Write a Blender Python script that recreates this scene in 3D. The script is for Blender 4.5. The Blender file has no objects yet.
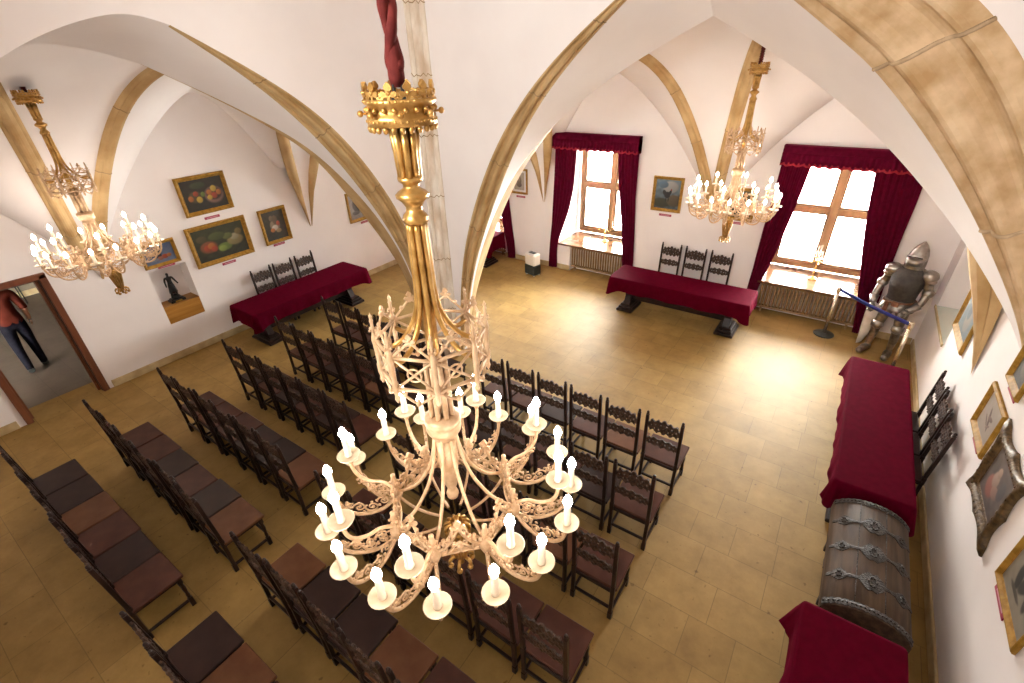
import bpy, bmesh, math, random
from math import sin, cos, pi, sqrt, radians, atan2, hypot
from mathutils import Vector, Matrix
random.seed(7)
SC = bpy.context.scene
COL = SC.collection
V = Vector

# ------------------------------------------------------------------ materials
def new_mat(name):
    m = bpy.data.materials.new(name); m.use_nodes = True
    nt = m.node_tree; nt.nodes.clear()
    out = nt.nodes.new('ShaderNodeOutputMaterial')
    b = nt.nodes.new('ShaderNodeBsdfPrincipled')
    nt.links.new(b.outputs[0], out.inputs[0])
    return m, nt, b
def noise_mat(name, c1, c2, scale=6.0, rough=.6, metal=0.0, bump=0.0, detail=5.0, stretch=(1,1,1), lo=.35, hi=.65, coord='Object', spec=.5, sheen=0.0, sheen_tint=(1,1,1)):
    m, nt, b = new_mat(name)
    tc = nt.nodes.new('ShaderNodeTexCoord'); mp = nt.nodes.new('ShaderNodeMapping')
    mp.inputs['Scale'].default_value = stretch
    nz = nt.nodes.new('ShaderNodeTexNoise'); nz.inputs['Scale'].default_value = scale; nz.inputs['Detail'].default_value = detail
    cr = nt.nodes.new('ShaderNodeValToRGB')
    cr.color_ramp.elements[0].position = lo; cr.color_ramp.elements[1].position = hi
    cr.color_ramp.elements[0].color = (*c1, 1); cr.color_ramp.elements[1].color = (*c2, 1)
    L = nt.links
    L.new(tc.outputs[coord], mp.inputs[0]); L.new(mp.outputs[0], nz.inputs['Vector'])
    L.new(nz.outputs['Fac'], cr.inputs[0]); L.new(cr.outputs[0], b.inputs['Base Color'])
    b.inputs['Roughness'].default_value = rough; b.inputs['Metallic'].default_value = metal
    b.inputs['Specular IOR Level'].default_value = spec
    if sheen:
        b.inputs['Sheen Weight'].default_value = sheen
        b.inputs['Sheen Tint'].default_value = (*sheen_tint, 1)
    if bump:
        bp = nt.nodes.new('ShaderNodeBump'); bp.inputs['Strength'].default_value = bump; bp.inputs['Distance'].default_value = .02
        L.new(nz.outputs['Fac'], bp.inputs['Height']); L.new(bp.outputs[0], b.inputs['Normal'])
    return m
MAT = {}
MAT['plaster'] = noise_mat('plaster', (.83,.775,.755), (.87,.82,.80), 1.3, .9, bump=.06, spec=.2)
MAT['stone'] = noise_mat('rib_stone', (.41,.255,.105), (.59,.41,.205), 2.6, .8, bump=.25, detail=8, spec=.25)
MAT['stone_joint'] = noise_mat('stone_joint', (.26,.16,.07), (.38,.26,.13), 8, .9)
MAT['pale_stone'] = noise_mat('pale_stone', (.47,.30,.145), (.74,.56,.36), 4.5, .85, bump=.7, detail=12, spec=.2, lo=.30, hi=.68)
MAT['mortar'] = noise_mat('pale_mortar', (.42,.30,.18), (.62,.47,.31), 9, .9, bump=.3)
MAT['shaft_stone'] = noise_mat('shaft_stone', (.62,.49,.36), (.85,.78,.68), 7, .85, bump=.2, stretch=(1,1,.35), spec=.2)
MAT['skirting'] = noise_mat('skirting_stone', (.40,.29,.14), (.55,.42,.23), 5, .6, bump=.1)
MAT['darkwood'] = noise_mat('dark_wood', (.010,.0045,.0035), (.028,.012,.008), 9, .42, stretch=(1,1,.2), bump=.1, spec=.3)
MAT['carvedwood'] = noise_mat('carved_wood', (.010,.005,.0035), (.085,.042,.024), 34, .5, bump=.6)
MAT['seat_red'] = noise_mat('seat_reddish', (.060,.019,.012), (.085,.030,.019), 7, .38, bump=.05, spec=.2)
MAT['seat_dark'] = noise_mat('seat_dark', (.026,.012,.010), (.038,.018,.014), 7, .38, bump=.05, spec=.2)
MAT['seat_orange'] = noise_mat('seat_orange', (.115,.042,.017), (.15,.062,.028), 7, .4, bump=.05, spec=.2)
MAT['velvet'] = noise_mat('crimson_velvet', (.062,.0004,.007), (.078,.0005,.009), 14, .85, bump=.06, spec=.02, sheen=.07, sheen_tint=(.9,.02,.14))
MAT['curtain'] = noise_mat('curtain_velvet', (.075,.0006,.012), (.10,.001,.016), 14, .85, bump=.1, spec=.08, sheen=.14, sheen_tint=(.9,.05,.2))
MAT['fringe'] = noise_mat('fringe', (.26,.002,.012), (.32,.004,.02), 30, .8)
MAT['cord'] = noise_mat('cord_velvet', (.075,.010,.009), (.125,.020,.017), 25, .8, bump=.2, sheen=.1, sheen_tint=(1,.3,.25), spec=.1)
MAT['gold'] = noise_mat('chandelier_gold', (.56,.355,.195), (.72,.51,.32), 22, .4, metal=.35, bump=.15)
MAT['gold_dark'] = noise_mat('chandelier_aged_gold', (.42,.225,.055), (.62,.37,.12), 22, .32, metal=.8, bump=.15)
MAT['frame_gold'] = noise_mat('frame_gold', (.27,.14,.018), (.42,.235,.042), 18, .6, metal=.0, bump=.25, spec=.2)
MAT['frame_bronze'] = noise_mat('frame_bronze', (.050,.028,.011), (.15,.092,.036), 25, .5, metal=.25, bump=.5)
MAT['brass'] = noise_mat('brass', (.70,.48,.16), (.85,.62,.25), 10, .25, metal=.9)
MAT['candle'] = noise_mat('candle_ivory', (.62,.53,.40), (.68,.59,.46), 10, .5)
MAT['plate'] = noise_mat('drip_plate_ivory', (.50,.40,.27), (.58,.48,.34), 20, .4)
MAT['doorwood'] = noise_mat('door_casing_wood', (.13,.040,.017), (.19,.065,.029), 5, .4, stretch=(3,3,.4))
MAT['doordark'] = noise_mat('door_lining_wood', (.045,.022,.014), (.08,.038,.022), 5, .45, stretch=(3,3,.4))
MAT['windowwood'] = noise_mat('window_wood', (.16,.078,.028), (.24,.128,.05), 5, .45, stretch=(2,2,.4))
MAT['sillstone'] = noise_mat('sill_marble', (.12,.05,.02), (.19,.095,.045), 3.5, .15, bump=.0, detail=8)
MAT['nichewood'] = noise_mat('niche_wood', (.30,.125,.018), (.44,.21,.040), 4, .4, stretch=(1,.3,4))
MAT['radiator'] = noise_mat('radiator_bronze', (.22,.13,.055), (.34,.22,.105), 8, .45, metal=.1)
MAT['bronze'] = noise_mat('statue_bronze', (.010,.011,.012), (.028,.027,.027), 12, .35, metal=.5)
MAT['steel'] = noise_mat('armour_steel', (.24,.215,.195), (.46,.43,.40), 9, .28, metal=.9, bump=.1)
MAT['steel_dark'] = noise_mat('armour_old_steel', (.13,.11,.095), (.34,.29,.24), 12, .34, metal=.85, bump=.2)
MAT['leather'] = noise_mat('armour_dark_leather', (.026,.021,.018), (.055,.045,.037), 18, .55, bump=.3)
MAT['leather_brown'] = noise_mat('belt_leather', (.14,.05,.02), (.22,.09,.04), 18, .5)
MAT['shield'] = noise_mat('shield_paint', (.50,.43,.36), (.62,.55,.48), 8, .5)
MAT['belt'] = noise_mat('barrier_blue', (.008,.016,.16), (.014,.03,.24), 30, .55)
MAT['chrome'] = noise_mat('stanchion_metal', (.72,.62,.46), (.80,.72,.58), 8, .22, metal=.9)
MAT['blackmetal'] = noise_mat('black_metal', (.012,.012,.012), (.03,.028,.026), 12, .4, metal=.4)
MAT['whiteplastic'] = noise_mat('white_plastic', (.70,.64,.57), (.75,.69,.62), 6, .4)
MAT['blackplastic'] = noise_mat('black_plastic', (.012,.016,.014), (.03,.034,.03), 20, .5)
MAT['plaque'] = noise_mat('plaque_red', (.34,.03,.07), (.40,.045,.09), 15, .5)
MAT['plaqueline'] = noise_mat('plaque_line', (.66,.36,.40), (.7,.42,.46), 15, .5)
MAT['chestlid'] = noise_mat('chest_lid_wood', (.050,.031,.020), (.098,.063,.040), 5, .55, spec=.2, stretch=(5,.5,5), bump=.2)
MAT['chestbody'] = noise_mat('chest_body_wood', (.06,.034,.02), (.11,.065,.04), 5, .5, stretch=(5,.5,5), bump=.2)
MAT['iron'] = noise_mat('chest_iron', (.022,.018,.016), (.060,.050,.044), 60, .55, metal=.2, bump=.6)
MAT['shirt'] = noise_mat('shirt_rust', (.065,.012,.007), (.085,.018,.011), 8, .8, spec=.05)
MAT['jeans'] = noise_mat('jeans_navy', (.005,.005,.008), (.010,.010,.015), 20, .8, spec=.05)
MAT['skin'] = noise_mat('skin', (.42,.22,.15), (.48,.26,.18), 8, .55)
MAT['hair'] = noise_mat('hair', (.025,.015,.01), (.045,.028,.018), 30, .6)
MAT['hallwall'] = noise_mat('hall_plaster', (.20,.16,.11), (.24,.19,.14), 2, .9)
MAT['nicheglass'] = noise_mat('niche_sill_glass', (.56,.60,.53), (.62,.66,.58), 2, .15)
MAT['white_marble'] = noise_mat('white_board', (.62,.60,.57), (.7,.68,.64), 4, .5)

def floor_material(name, base, var, mortar, row=.425, width=.62, rough=.24):
    m, nt, b = new_mat(name); L = nt.links
    tc = nt.nodes.new('ShaderNodeTexCoord')
    br = nt.nodes.new('ShaderNodeTexBrick')
    br.offset = .37; br.offset_frequency = 2; br.squash = .68; br.squash_frequency = 3
    br.inputs['Color1'].default_value = (*base, 1); br.inputs['Color2'].default_value = (*var, 1); br.inputs['Mortar'].default_value = (*mortar, 1)
    br.inputs['Scale'].default_value = 1.0; br.inputs['Mortar Size'].default_value = .0035; br.inputs['Mortar Smooth'].default_value = .3
    br.inputs['Bias'].default_value = 0.0; br.inputs['Brick Width'].default_value = width; br.inputs['Row Height'].default_value = row
    L.new(tc.outputs['Object'], br.inputs['Vector'])
    nz = nt.nodes.new('ShaderNodeTexNoise'); nz.inputs['Scale'].default_value = 3.2; nz.inputs['Detail'].default_value = 9; nz.inputs['Roughness'].default_value = .65
    L.new(tc.outputs['Object'], nz.inputs['Vector'])
    cr = nt.nodes.new('ShaderNodeValToRGB')
    cr.color_ramp.elements[0].position = .3; cr.color_ramp.elements[1].position = .7
    cr.color_ramp.elements[0].color = (.74,.70,.62,1); cr.color_ramp.elements[1].color = (1.12,1.1,1.05,1)
    L.new(nz.outputs['Fac'], cr.inputs[0])
    mx = nt.nodes.new('ShaderNodeMix'); mx.data_type = 'RGBA'; mx.blend_type = 'MULTIPLY'; mx.inputs['Factor'].default_value = 1
    L.new(br.outputs['Color'], mx.inputs[6]); L.new(cr.outputs[0], mx.inputs[7])
    # sparse worn specks
    n2 = nt.nodes.new('ShaderNodeTexNoise'); n2.inputs['Scale'].default_value = 16; n2.inputs['Detail'].default_value = 4
    L.new(tc.outputs['Object'], n2.inputs['Vector'])
    c2 = nt.nodes.new('ShaderNodeValToRGB'); c2.color_ramp.elements[0].position = .26; c2.color_ramp.elements[1].position = .34
    c2.color_ramp.elements[0].color = (.55,.5,.42,1); c2.color_ramp.elements[1].color = (1,1,1,1)
    L.new(n2.outputs['Fac'], c2.inputs[0])
    m2 = nt.nodes.new('ShaderNodeMix'); m2.data_type = 'RGBA'; m2.blend_type = 'MULTIPLY'; m2.inputs['Factor'].default_value = 1
    L.new(mx.outputs[2], m2.inputs[6]); L.new(c2.outputs[0], m2.inputs[7])
    L.new(m2.outputs[2], b.inputs['Base Color'])
    b.inputs['Roughness'].default_value = rough; b.inputs['Specular IOR Level'].default_value = .35
    bp = nt.nodes.new('ShaderNodeBump'); bp.inputs['Strength'].default_value = .12; bp.inputs['Distance'].default_value = .01
    L.new(nz.outputs['Fac'], bp.inputs['Height']); L.new(bp.outputs[0], b.inputs['Normal'])
    return m
MAT['floor'] = floor_material('floor_slabs', (.345,.217,.066), (.285,.174,.050), (.20,.125,.038), rough=.62)
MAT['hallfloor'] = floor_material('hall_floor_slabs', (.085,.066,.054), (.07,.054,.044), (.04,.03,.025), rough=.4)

def emission_mat(name, col, strength):
    m = bpy.data.materials.new(name); m.use_nodes = True; nt = m.node_tree; nt.nodes.clear()
    o = nt.nodes.new('ShaderNodeOutputMaterial'); e = nt.nodes.new('ShaderNodeEmission')
    e.inputs[0].default_value = (*col, 1); e.inputs[1].default_value = strength
    nt.links.new(e.outputs[0], o.inputs[0]); return m
BULB_POWER = 26.0
MAT['bulb'] = emission_mat('lit_bulb', (1.0,.88,.77), BULB_POWER)
def glass_mat():
    m = bpy.data.materials.new('window_glass'); m.use_nodes = True; nt = m.node_tree; nt.nodes.clear()
    o = nt.nodes.new('ShaderNodeOutputMaterial'); t = nt.nodes.new('ShaderNodeBsdfTransparent'); g = nt.nodes.new('ShaderNodeBsdfGlossy')
    g.inputs['Roughness'].default_value = .02; t.inputs[0].default_value = (.97,.98,.97,1)
    fr = nt.nodes.new('ShaderNodeFresnel'); fr.inputs[0].default_value = 1.45
    mx = nt.nodes.new('ShaderNodeMixShader')
    nt.links.new(fr.outputs[0], mx.inputs[0]); nt.links.new(t.outputs[0], mx.inputs[1]); nt.links.new(g.outputs[0], mx.inputs[2]); nt.links.new(mx.outputs[0], o.inputs[0])
    return m
MAT['glass'] = glass_mat()
def canvas_mat():
    m, nt, b = new_mat('painted_canvas')
    a = nt.nodes.new('ShaderNodeAttribute'); a.attribute_name = 'paint'
    nt.links.new(a.outputs['Color'], b.inputs['Base Color']); b.inputs['Roughness'].default_value = .55
    return m
MAT['canvas'] = canvas_mat()

# ------------------------------------------------------------------ mesh helpers
def box(bm, x0, x1, y0, y1, z0, z1):
    vs = [bm.verts.new((x, y, z)) for x in (x0, x1) for y in (y0, y1) for z in (z0, z1)]
    for f in ((0,1,3,2),(4,6,7,5),(0,4,5,1),(2,3,7,6),(0,2,6,4),(1,5,7,3)):
        bm.faces.new([vs[i] for i in f])
    return vs
def bevel_box(bm, x0, x1, y0, y1, z0, z1, b=.008):
    t = bmesh.new(); box(t, x0, x1, y0, y1, z0, z1)
    bmesh.ops.recalc_face_normals(t, faces=t.faces)
    bmesh.ops.bevel(t, geom=t.edges[:], offset=b, segments=1, affect='EDGES')
    merge(bm, t)
def merge(bm, t, mat=None):
    mp = {}
    for v in t.verts: mp[v] = bm.verts.new(mat @ v.co if mat else v.co)
    for f in t.faces:
        try: nf = bm.faces.new([mp[v] for v in f.verts]); nf.smooth = f.smooth; nf.material_index = f.material_index
        except ValueError: pass
    t.free()
def tube(bm, pts, r, n=8, cap=True, closed=False):
    pts = [V(p) for p in pts]; N = len(pts)
    rr = r if isinstance(r, (list, tuple)) else [r]*N
    tang = []
    for i in range(N):
        if closed: t = pts[(i+1) % N]-pts[i-1]
        else: t = pts[min(i+1, N-1)]-pts[max(i-1, 0)]
        tang.append(t.normalized() if t.length > 1e-9 else V((0,0,1)))
    a = V((0,0,1)) if abs(tang[0].z) < .9 else V((1,0,0))
    nrm = (a - tang[0]*a.dot(tang[0])).normalized()
    rings = []
    for i in range(N):
        nrm = nrm - tang[i]*nrm.dot(tang[i])
        nrm = nrm.normalized() if nrm.length > 1e-6 else tang[i].orthogonal().normalized()
        bn = tang[i].cross(nrm)
        rings.append([bm.verts.new(pts[i] + (nrm*cos(2*pi*k/n) + bn*sin(2*pi*k/n))*rr[i]) for k in range(n)])
    for i in range(N if closed else N-1):
        A, B = rings[i], rings[(i+1) % N]
        for k in range(n):
            f = bm.faces.new((A[k], A[(k+1) % n], B[(k+1) % n], B[k])); f.smooth = True
    if cap and not closed:
        bm.faces.new(list(reversed(rings[0]))); bm.faces.new(rings[-1])
def lathe(bm, prof, n=16, cx=0, cy=0, cz=0, flute=0, fn=8):
    rings = []
    for r, z in prof:
        if r < 1e-5: rings.append([bm.verts.new((cx, cy, cz+z))])
        else:
            ring = []
            for k in range(n):
                a = 2*pi*k/n
                q = r*(1 + flute*cos(fn*a))
                ring.append(bm.verts.new((cx+q*cos(a), cy+q*sin(a), cz+z)))
            rings.append(ring)
    for A, B in zip(rings, rings[1:]):
        for k in range(n):
            k2 = (k+1) % n
            if len(A) == 1 and len(B) == 1: continue
            if len(A) == 1: f = bm.faces.new((A[0], B[k], B[k2]))
            elif len(B) == 1: f = bm.faces.new((A[k], A[k2], B[0]))
            else: f = bm.faces.new((A[k], A[k2], B[k2], B[k]))
            f.smooth = True
    if len(rings[0]) > 1: bm.faces.new(list(reversed(rings[0])))
    if len(rings[-1]) > 1: bm.faces.new(rings[-1])
def ball(bm, c, r, n=8, m=5, sx=1, sy=1, sz=1):
    prof = [(r*sin(pi*i/m), -r*cos(pi*i/m)) for i in range(m+1)]
    t = bmesh.new(); lathe(t, prof, n)
    merge(bm, t, Matrix.Translation(V(c)) @ Matrix.Diagonal((sx, sy, sz, 1)))
def grid(bm, pts, smooth=True, flip=False):
    vs = [[bm.verts.new(p) for p in row] for row in pts]
    for i in range(len(vs)-1):
        for j in range(len(vs[0])-1):
            q = [vs[i][j], vs[i][j+1], vs[i+1][j+1], vs[i+1][j]]
            f = bm.faces.new(q[::-1] if flip else q); f.smooth = smooth
    return vs
def prism(bm, outline, y0, y1):
    """outline in (x,z), extruded along y"""
    a = [bm.verts.new((x, y0, z)) for x, z in outline]; b = [bm.verts.new((x, y1, z)) for x, z in outline]
    n = len(a)
    bm.faces.new(a); bm.faces.new(b[::-1])
    for i in range(n): bm.faces.new((a[i], b[i], b[(i+1) % n], a[(i+1) % n]))
def obj(name, bm, mat, parent=None, smooth=None, fix=True):
    if fix: bmesh.ops.recalc_face_normals(bm, faces=bm.faces)
    me = bpy.data.meshes.new(name); bm.to_mesh(me); bm.free()
    if smooth is not None:
        for p in me.polygons: p.use_smooth = smooth
    for m in (mat if isinstance(mat, (list, tuple)) else [mat]):
        me.materials.append(MAT[m] if isinstance(m, str) else m)
    o = bpy.data.objects.new(name, me); COL.objects.link(o)
    if parent: o.parent = parent
    return o
def tag(o, label, cat, group=None, kind=None):
    o['label'] = label; o['category'] = cat
    if group: o['group'] = group
    if kind: o['kind'] = kind
    return o
def thing(name, label, cat, loc=(0,0,0), rz=0, group=None):
    o = bpy.data.objects.new(name, None); COL.objects.link(o)
    o.empty_display_size = .1
    o.location = loc; o.rotation_euler = (0, 0, rz)
    return tag(o, label, cat, group)
def struct(name, bm, mat, label=None, smooth=None, parent=None):
    o = obj(name, bm, mat, parent, smooth)
    if not parent: o['kind'] = 'structure'
    if label: o['label'] = label
    if label and not parent: o['category'] = name.split('_')[0]
    return o
def copy_tree(o, parent=None):
    c = o.copy(); COL.objects.link(c)
    if parent: c.parent = parent
    for ch in o.children: copy_tree(ch, c)
    return c
def cr(pts, per=6):
    """Catmull-Rom through points of any dimension"""
    P = [V(p) for p in pts]; out = []
    for i in range(len(P)-1):
        p0 = P[i-1] if i else P[0]*2-P[1]; p1 = P[i]; p2 = P[i+1]; p3 = P[i+2] if i+2 < len(P) else P[-1]*2-P[-2]
        for k in range(per):
            t = k/per
            out.append(.5*((2*p1) + (p2-p0)*t + (2*p0-5*p1+4*p2-p3)*t*t + (3*p1-p0-3*p2+p3)*t**3))
    out.append(P[-1]); return out
def lerp_tab(tab, x):
    if x <= tab[0][0]: return tab[0][1]
    for (a, b), (c, d) in zip(tab, tab[1:]):
        if x <= c: return b + (d-b)*(x-a)/(c-a)
    return tab[-1][1]
def skin_mesh(nodes, edges, levels=2):
    """nodes: [(x,y,z,r) or (x,y,z,rx,ry)], one continuous skinned surface -> bmesh"""
    me = bpy.data.meshes.new('skin_tmp'); me.from_pydata([n[:3] for n in nodes], edges, [])
    o = bpy.data.objects.new('skin_tmp', me); COL.objects.link(o)
    sk = o.modifiers.new('s', 'SKIN'); sk.use_smooth_shade = True
    for i, n in enumerate(nodes):
        d = me.skin_vertices[0].data[i]; d.radius = (n[3], n[4] if len(n) > 4 else n[3]); d.use_root = (i == 0)
    if levels:
        sb = o.modifiers.new('b', 'SUBSURF'); sb.levels = levels; sb.render_levels = levels
    dg = bpy.context.evaluated_depsgraph_get(); dg.update()
    ev = o.evaluated_get(dg); m2 = bpy.data.meshes.new_from_object(ev)
    bm = bmesh.new(); bm.from_mesh(m2)
    bpy.data.objects.remove(o); bpy.data.meshes.remove(me); bpy.data.meshes.remove(m2)
    bmesh.ops.delete(bm, geom=[v for v in bm.verts if not v.link_faces], context='VERTS')
    for f in bm.faces: f.smooth = True
    return bm

# ------------------------------------------------------------------ camera
CAMZ = 4.6
cam_d = bpy.data.cameras.new('camera'); cam = bpy.data.objects.new('camera', cam_d); COL.objects.link(cam)
cam_d.sensor_width = 36; cam_d.lens = 472.55/1024*36; cam_d.clip_start = .05
yw, pt, rl = radians(-35.448), radians(30.735), radians(-1.988)
fw = V((sin(yw)*cos(pt), cos(yw)*cos(pt), -sin(pt))); ri = V((cos(yw), -sin(yw), 0)); up = ri.cross(fw)
r2 = ri*cos(rl) + up*sin(rl); u2 = up*cos(rl) - ri*sin(rl)
Mx = Matrix((r2, u2, -fw)).transposed().to_4x4(); Mx.translation = V((0, 0, CAMZ))
cam.matrix_world = Mx
SC.camera = cam

# ------------------------------------------------------------------ room dimensions
XL, XR, YB, YN = -9.45, 1.70, 9.97, -1.45
ZT = 6.4
# ---- floor
bm = bmesh.new(); box(bm, XL-.5, XR+.4, YN-.2, YB+1.4, -.12, 0)
struct('floor', bm, 'floor')
bm = bmesh.new(); box(bm, XL-6.6, XL-.5, YN-1.2, 4.2, -.12, .0)
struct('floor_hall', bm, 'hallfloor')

def wall_cells(bm, us, zs, holes, put):
    """boxes over a grid of u,z cells; holes = [(u0,u1,z0,z1,depth_from)]; put(u0,u1,z0,z1,d0)"""
    U = sorted(set(us + [h[0] for h in holes] + [h[1] for h in holes])); Z = sorted(set(zs + [h[2] for h in holes] + [h[3] for h in holes]))
    for a, b in zip(U, U[1:]):
        for c, d in zip(Z, Z[1:]):
            d0 = 0
            for h in holes:
                if a >= h[0]-1e-6 and b <= h[1]+1e-6 and c >= h[2]-1e-6 and d <= h[3]+1e-6: d0 = h[4]
            if d0 is not None: put(a, b, c, d, d0)
# left wall (door through, niche .32 deep)
DOOR = (.36, 1.36, 0, 2.05); NICHE = (2.64, 3.25, .67, 1.67)
bm = bmesh.new()
wall_cells(bm, [YN-.2, YB+.3], [0, ZT], [(*DOOR, None), (*NICHE, .32)], lambda a, b, c, d, k: box(bm, XL-.5, XL-k, a, b, c, d))
struct('wall_left', bm, 'plaster')
# back wall (windows through, radiator recesses)
WIN = [(-5.56, -3.78), (-1.0, .80), (-8.95, -7.2)]
holes = []
for a, b in WIN: holes += [(a, b, .66, 3.12, None), (a+(.06 if a > -2 else .32), b, 0, .62, .2)]
bm = bmesh.new()
wall_cells(bm, [XL-.5, XR+.4], [0, ZT], holes, lambda a, b, c, d, k: box(bm, a, b, YB+k, YB+1.15, c, d))
struct('wall_back', bm, 'plaster')
# right wall with recess
RN = (8.03, 9.45, 1.0, 2.75)
bm = bmesh.new()
wall_cells(bm, [YN-.2, YB+.3], [0, ZT], [(*RN, .45)], lambda a, b, c, d, k: box(bm, XR+k, XR+.6, a, b, c, d))
struct('wall_right', bm, 'plaster')
ADDED_WIN = (-2.6, -1.1, 4.95, 5.65)  # opening added behind the camera to brighten the upper near walls
bm = bmesh.new()
wall_cells(bm, [XL-.5, XR+.4], [0, ZT], [(*ADDED_WIN, None)], lambda a, b, c, d, k: box(bm, a, b, YN-.2, YN, c, d))
struct('wall_near', bm, 'plaster')
bm = bmesh.new()
bevel_box(bm, ADDED_WIN[0], ADDED_WIN[1], YN-.12, YN-.06, ADDED_WIN[2], ADDED_WIN[2]+.07, .005); bevel_box(bm, ADDED_WIN[0], ADDED_WIN[1], YN-.12, YN-.06, ADDED_WIN[3]-.07, ADDED_WIN[3], .005)
for k in range(5):
    x = ADDED_WIN[0]+.035 + (ADDED_WIN[1]-ADDED_WIN[0]-.07)*k/4; bevel_box(bm, x-.035, x+.035, YN-.12, YN-.06, ADDED_WIN[2]+.07, ADDED_WIN[3]-.07, .005)
w4 = struct('window_4', bm, 'windowwood')  # unseen window, added only for its extra daylight
for k in range(4):
    x = ADDED_WIN[0]+.07 + (ADDED_WIN[1]-ADDED_WIN[0]-.07)*k/4; bm = bmesh.new(); box(bm, x, x+(ADDED_WIN[1]-ADDED_WIN[0]-.07)/4-.07, YN-.094, YN-.088, ADDED_WIN[2]+.07, ADDED_WIN[3]-.07); obj('pane', bm, 'glass', w4)
bm = bmesh.new(); box(bm, XL-.5, XR+.6, YN-.2, YB+1.2, ZT, ZT+.15)
struct('ceiling', bm, 'plaster')
# hallway shell
bm = bmesh.new()
box(bm, XL-6.6, XL-6.4, YN-1.2, 4.2, 0, 3.0); box(bm, XL-6.6, XL-.5, 4.1, 4.3, 0, 3.0); box(bm, XL-6.6, XL-.5, YN-1.4, YN-1.2, 0, 3.0)
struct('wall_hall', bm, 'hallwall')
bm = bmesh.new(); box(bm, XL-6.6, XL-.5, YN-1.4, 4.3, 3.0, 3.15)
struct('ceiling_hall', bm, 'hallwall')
# skirtings
bm = bmesh.new()
for a, b in ((YN, DOOR[0]-.12), (DOOR[1]+.12, YB)): bevel_box(bm, XL, XL+.025, a, b, 0, .13, .006)
struct('baseboard_left', bm, 'skirting')
bm = bmesh.new()
for a, b in ((XL+.03, WIN[2][0]+.32), (WIN[2][1], WIN[0][0]+.32), (WIN[0][1], WIN[1][0]+.06), (WIN[1][1], XR-.03)): bevel_box(bm, a, b, YB-.025, YB, 0, .13, .006)
struct('baseboard_back', bm, 'skirting')
bm = bmesh.new(); bevel_box(bm, XR-.025, XR, YN, YB-.03, 0, .13, .006)
struct('baseboard_right', bm, 'skirting')
bm = bmesh.new(); bevel_box(bm, XL-6.4, XL-6.375, YN-1.2, 4.1, 0, .14, .006)
struct('baseboard_hall', bm, 'skirting')

# ------------------------------------------------------------------ vaults
PROF = [(0,1.75),(.12,2.2),(.35,2.80),(.54,3.18),(.73,3.52),(1.0,3.95),(1.29,4.29),(1.55,4.52),(1.83,4.70),(2.15,4.87),(2.5,5.02),(2.9,5.16),(3.3,5.27),(4.2,5.40),(5,5.46),(9,5.5)]
SPRINGS_BACK = [(-2.1,YB,.65,1),(-6.05,YB,.95,2.2,2.9),(XR+.05,YB+.05,.8,.9),(-5.35,6.5,1,1),(XR+.1,6.45,1,1,3.4)]
SPRINGS_LEFT = [(XL,2.05,1,.65),(XL,5.86,2.2,.95,2.9),(XL,-1.75,1,.7),(-6.2,5.55,1,1),(-6.2,-1.75,1,1)]  # portal for the added window behind the camera
SPRINGS_FAR = [(XL,5.95,1,.8,3.6),(XL,YB,1,1),(-6.0,YB,1,1,3.6),(-6.1,6.4,1,1)]
def prof_z(d):
    # smooth (box filtered) reading of the springing profile
    h = min(.22, d*.6)
    return sum(lerp_tab(PROF, d + h*k/3) for k in range(-3, 4))/7
def vz(springs, x, y):
    zz = [max(prof_z(hypot((x-q[0])*q[2], (y-q[1])*q[3])), q[4] if len(q) > 4 else 0) for q in springs]
    m = min(zz); k = .20
    return m - k*math.log(sum(math.exp(-(z-m)/k) for z in zz))
def vault(name, springs, x0, x1, y0, y1, n=90):
    bm = bmesh.new()
    grid(bm, [[(x0+(x1-x0)*i/n, y0+(y1-y0)*j/n, vz(springs, x0+(x1-x0)*i/n, y0+(y1-y0)*j/n)) for j in range(n+1)] for i in range(n+1)])
    o = struct(name, bm, 'plaster')
    return o
vault('ceiling_back', SPRINGS_BACK, -5.95, XR+.08, 6.45, YB+.08)
vault('ceiling_left', SPRINGS_LEFT, XL-.08, -6.15, YN-.08, 5.9)
vault('ceiling_far', SPRINGS_FAR, XL-.08, -5.9, 5.9, YB+.08)

RIBP = [0,.30,.32,-.1,.02,.75,1.0,1.0,.75,.02,-.1,.32,.30,0]
def sm(A, it=30):
    A = [V(p) for p in A]
    for _ in range(it): A = [A[0]] + [(A[i-1]+A[i]*2+A[i+1])/4 for i in range(1, len(A)-1)] + [A[-1]]
    return A
def strip(bm, A, B, bulge, n=8, prof=None, joints=None):
    """moulded stone strip between two edge polylines A and B (same length); bulge: vector function(i) giving the outward normal"""
    prof = prof or RIBP
    rows = []
    for i, (a, b) in enumerate(zip(A, B)):
        nv = bulge(i, a, b); w = (b-a).length
        k = min(1, w/.12)
        rows.append([a.lerp(b, j/(len(prof)-1)) + nv*prof[j]*w*.22*k for j in range(len(prof))])
    grid(bm, rows, smooth=False)
def band(bm, A, B):
    grid(bm, [[a, b] for a, b in zip(A, B)], smooth=True)
def upface(bm, A, ztop):
    grid(bm, [[a, V((a.x, a.y, ztop))] for a in A], smooth=False)
def joint_lines(bm, A, B, nrm, idx):
    """thin dark mortar joints across a moulded strip"""
    for i in idx:
        a, b = A[i], B[i]
        if (b-a).length < .05: continue
        prof = RIBP; w = (b-a).length; k = min(1, w/.12); nv = nrm(i, a, b)
        tube(bm, [a.lerp(b, j/13) + nv*(prof[j]*w*.22*k + .001) for j in range(14)], .006, 5)

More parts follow.
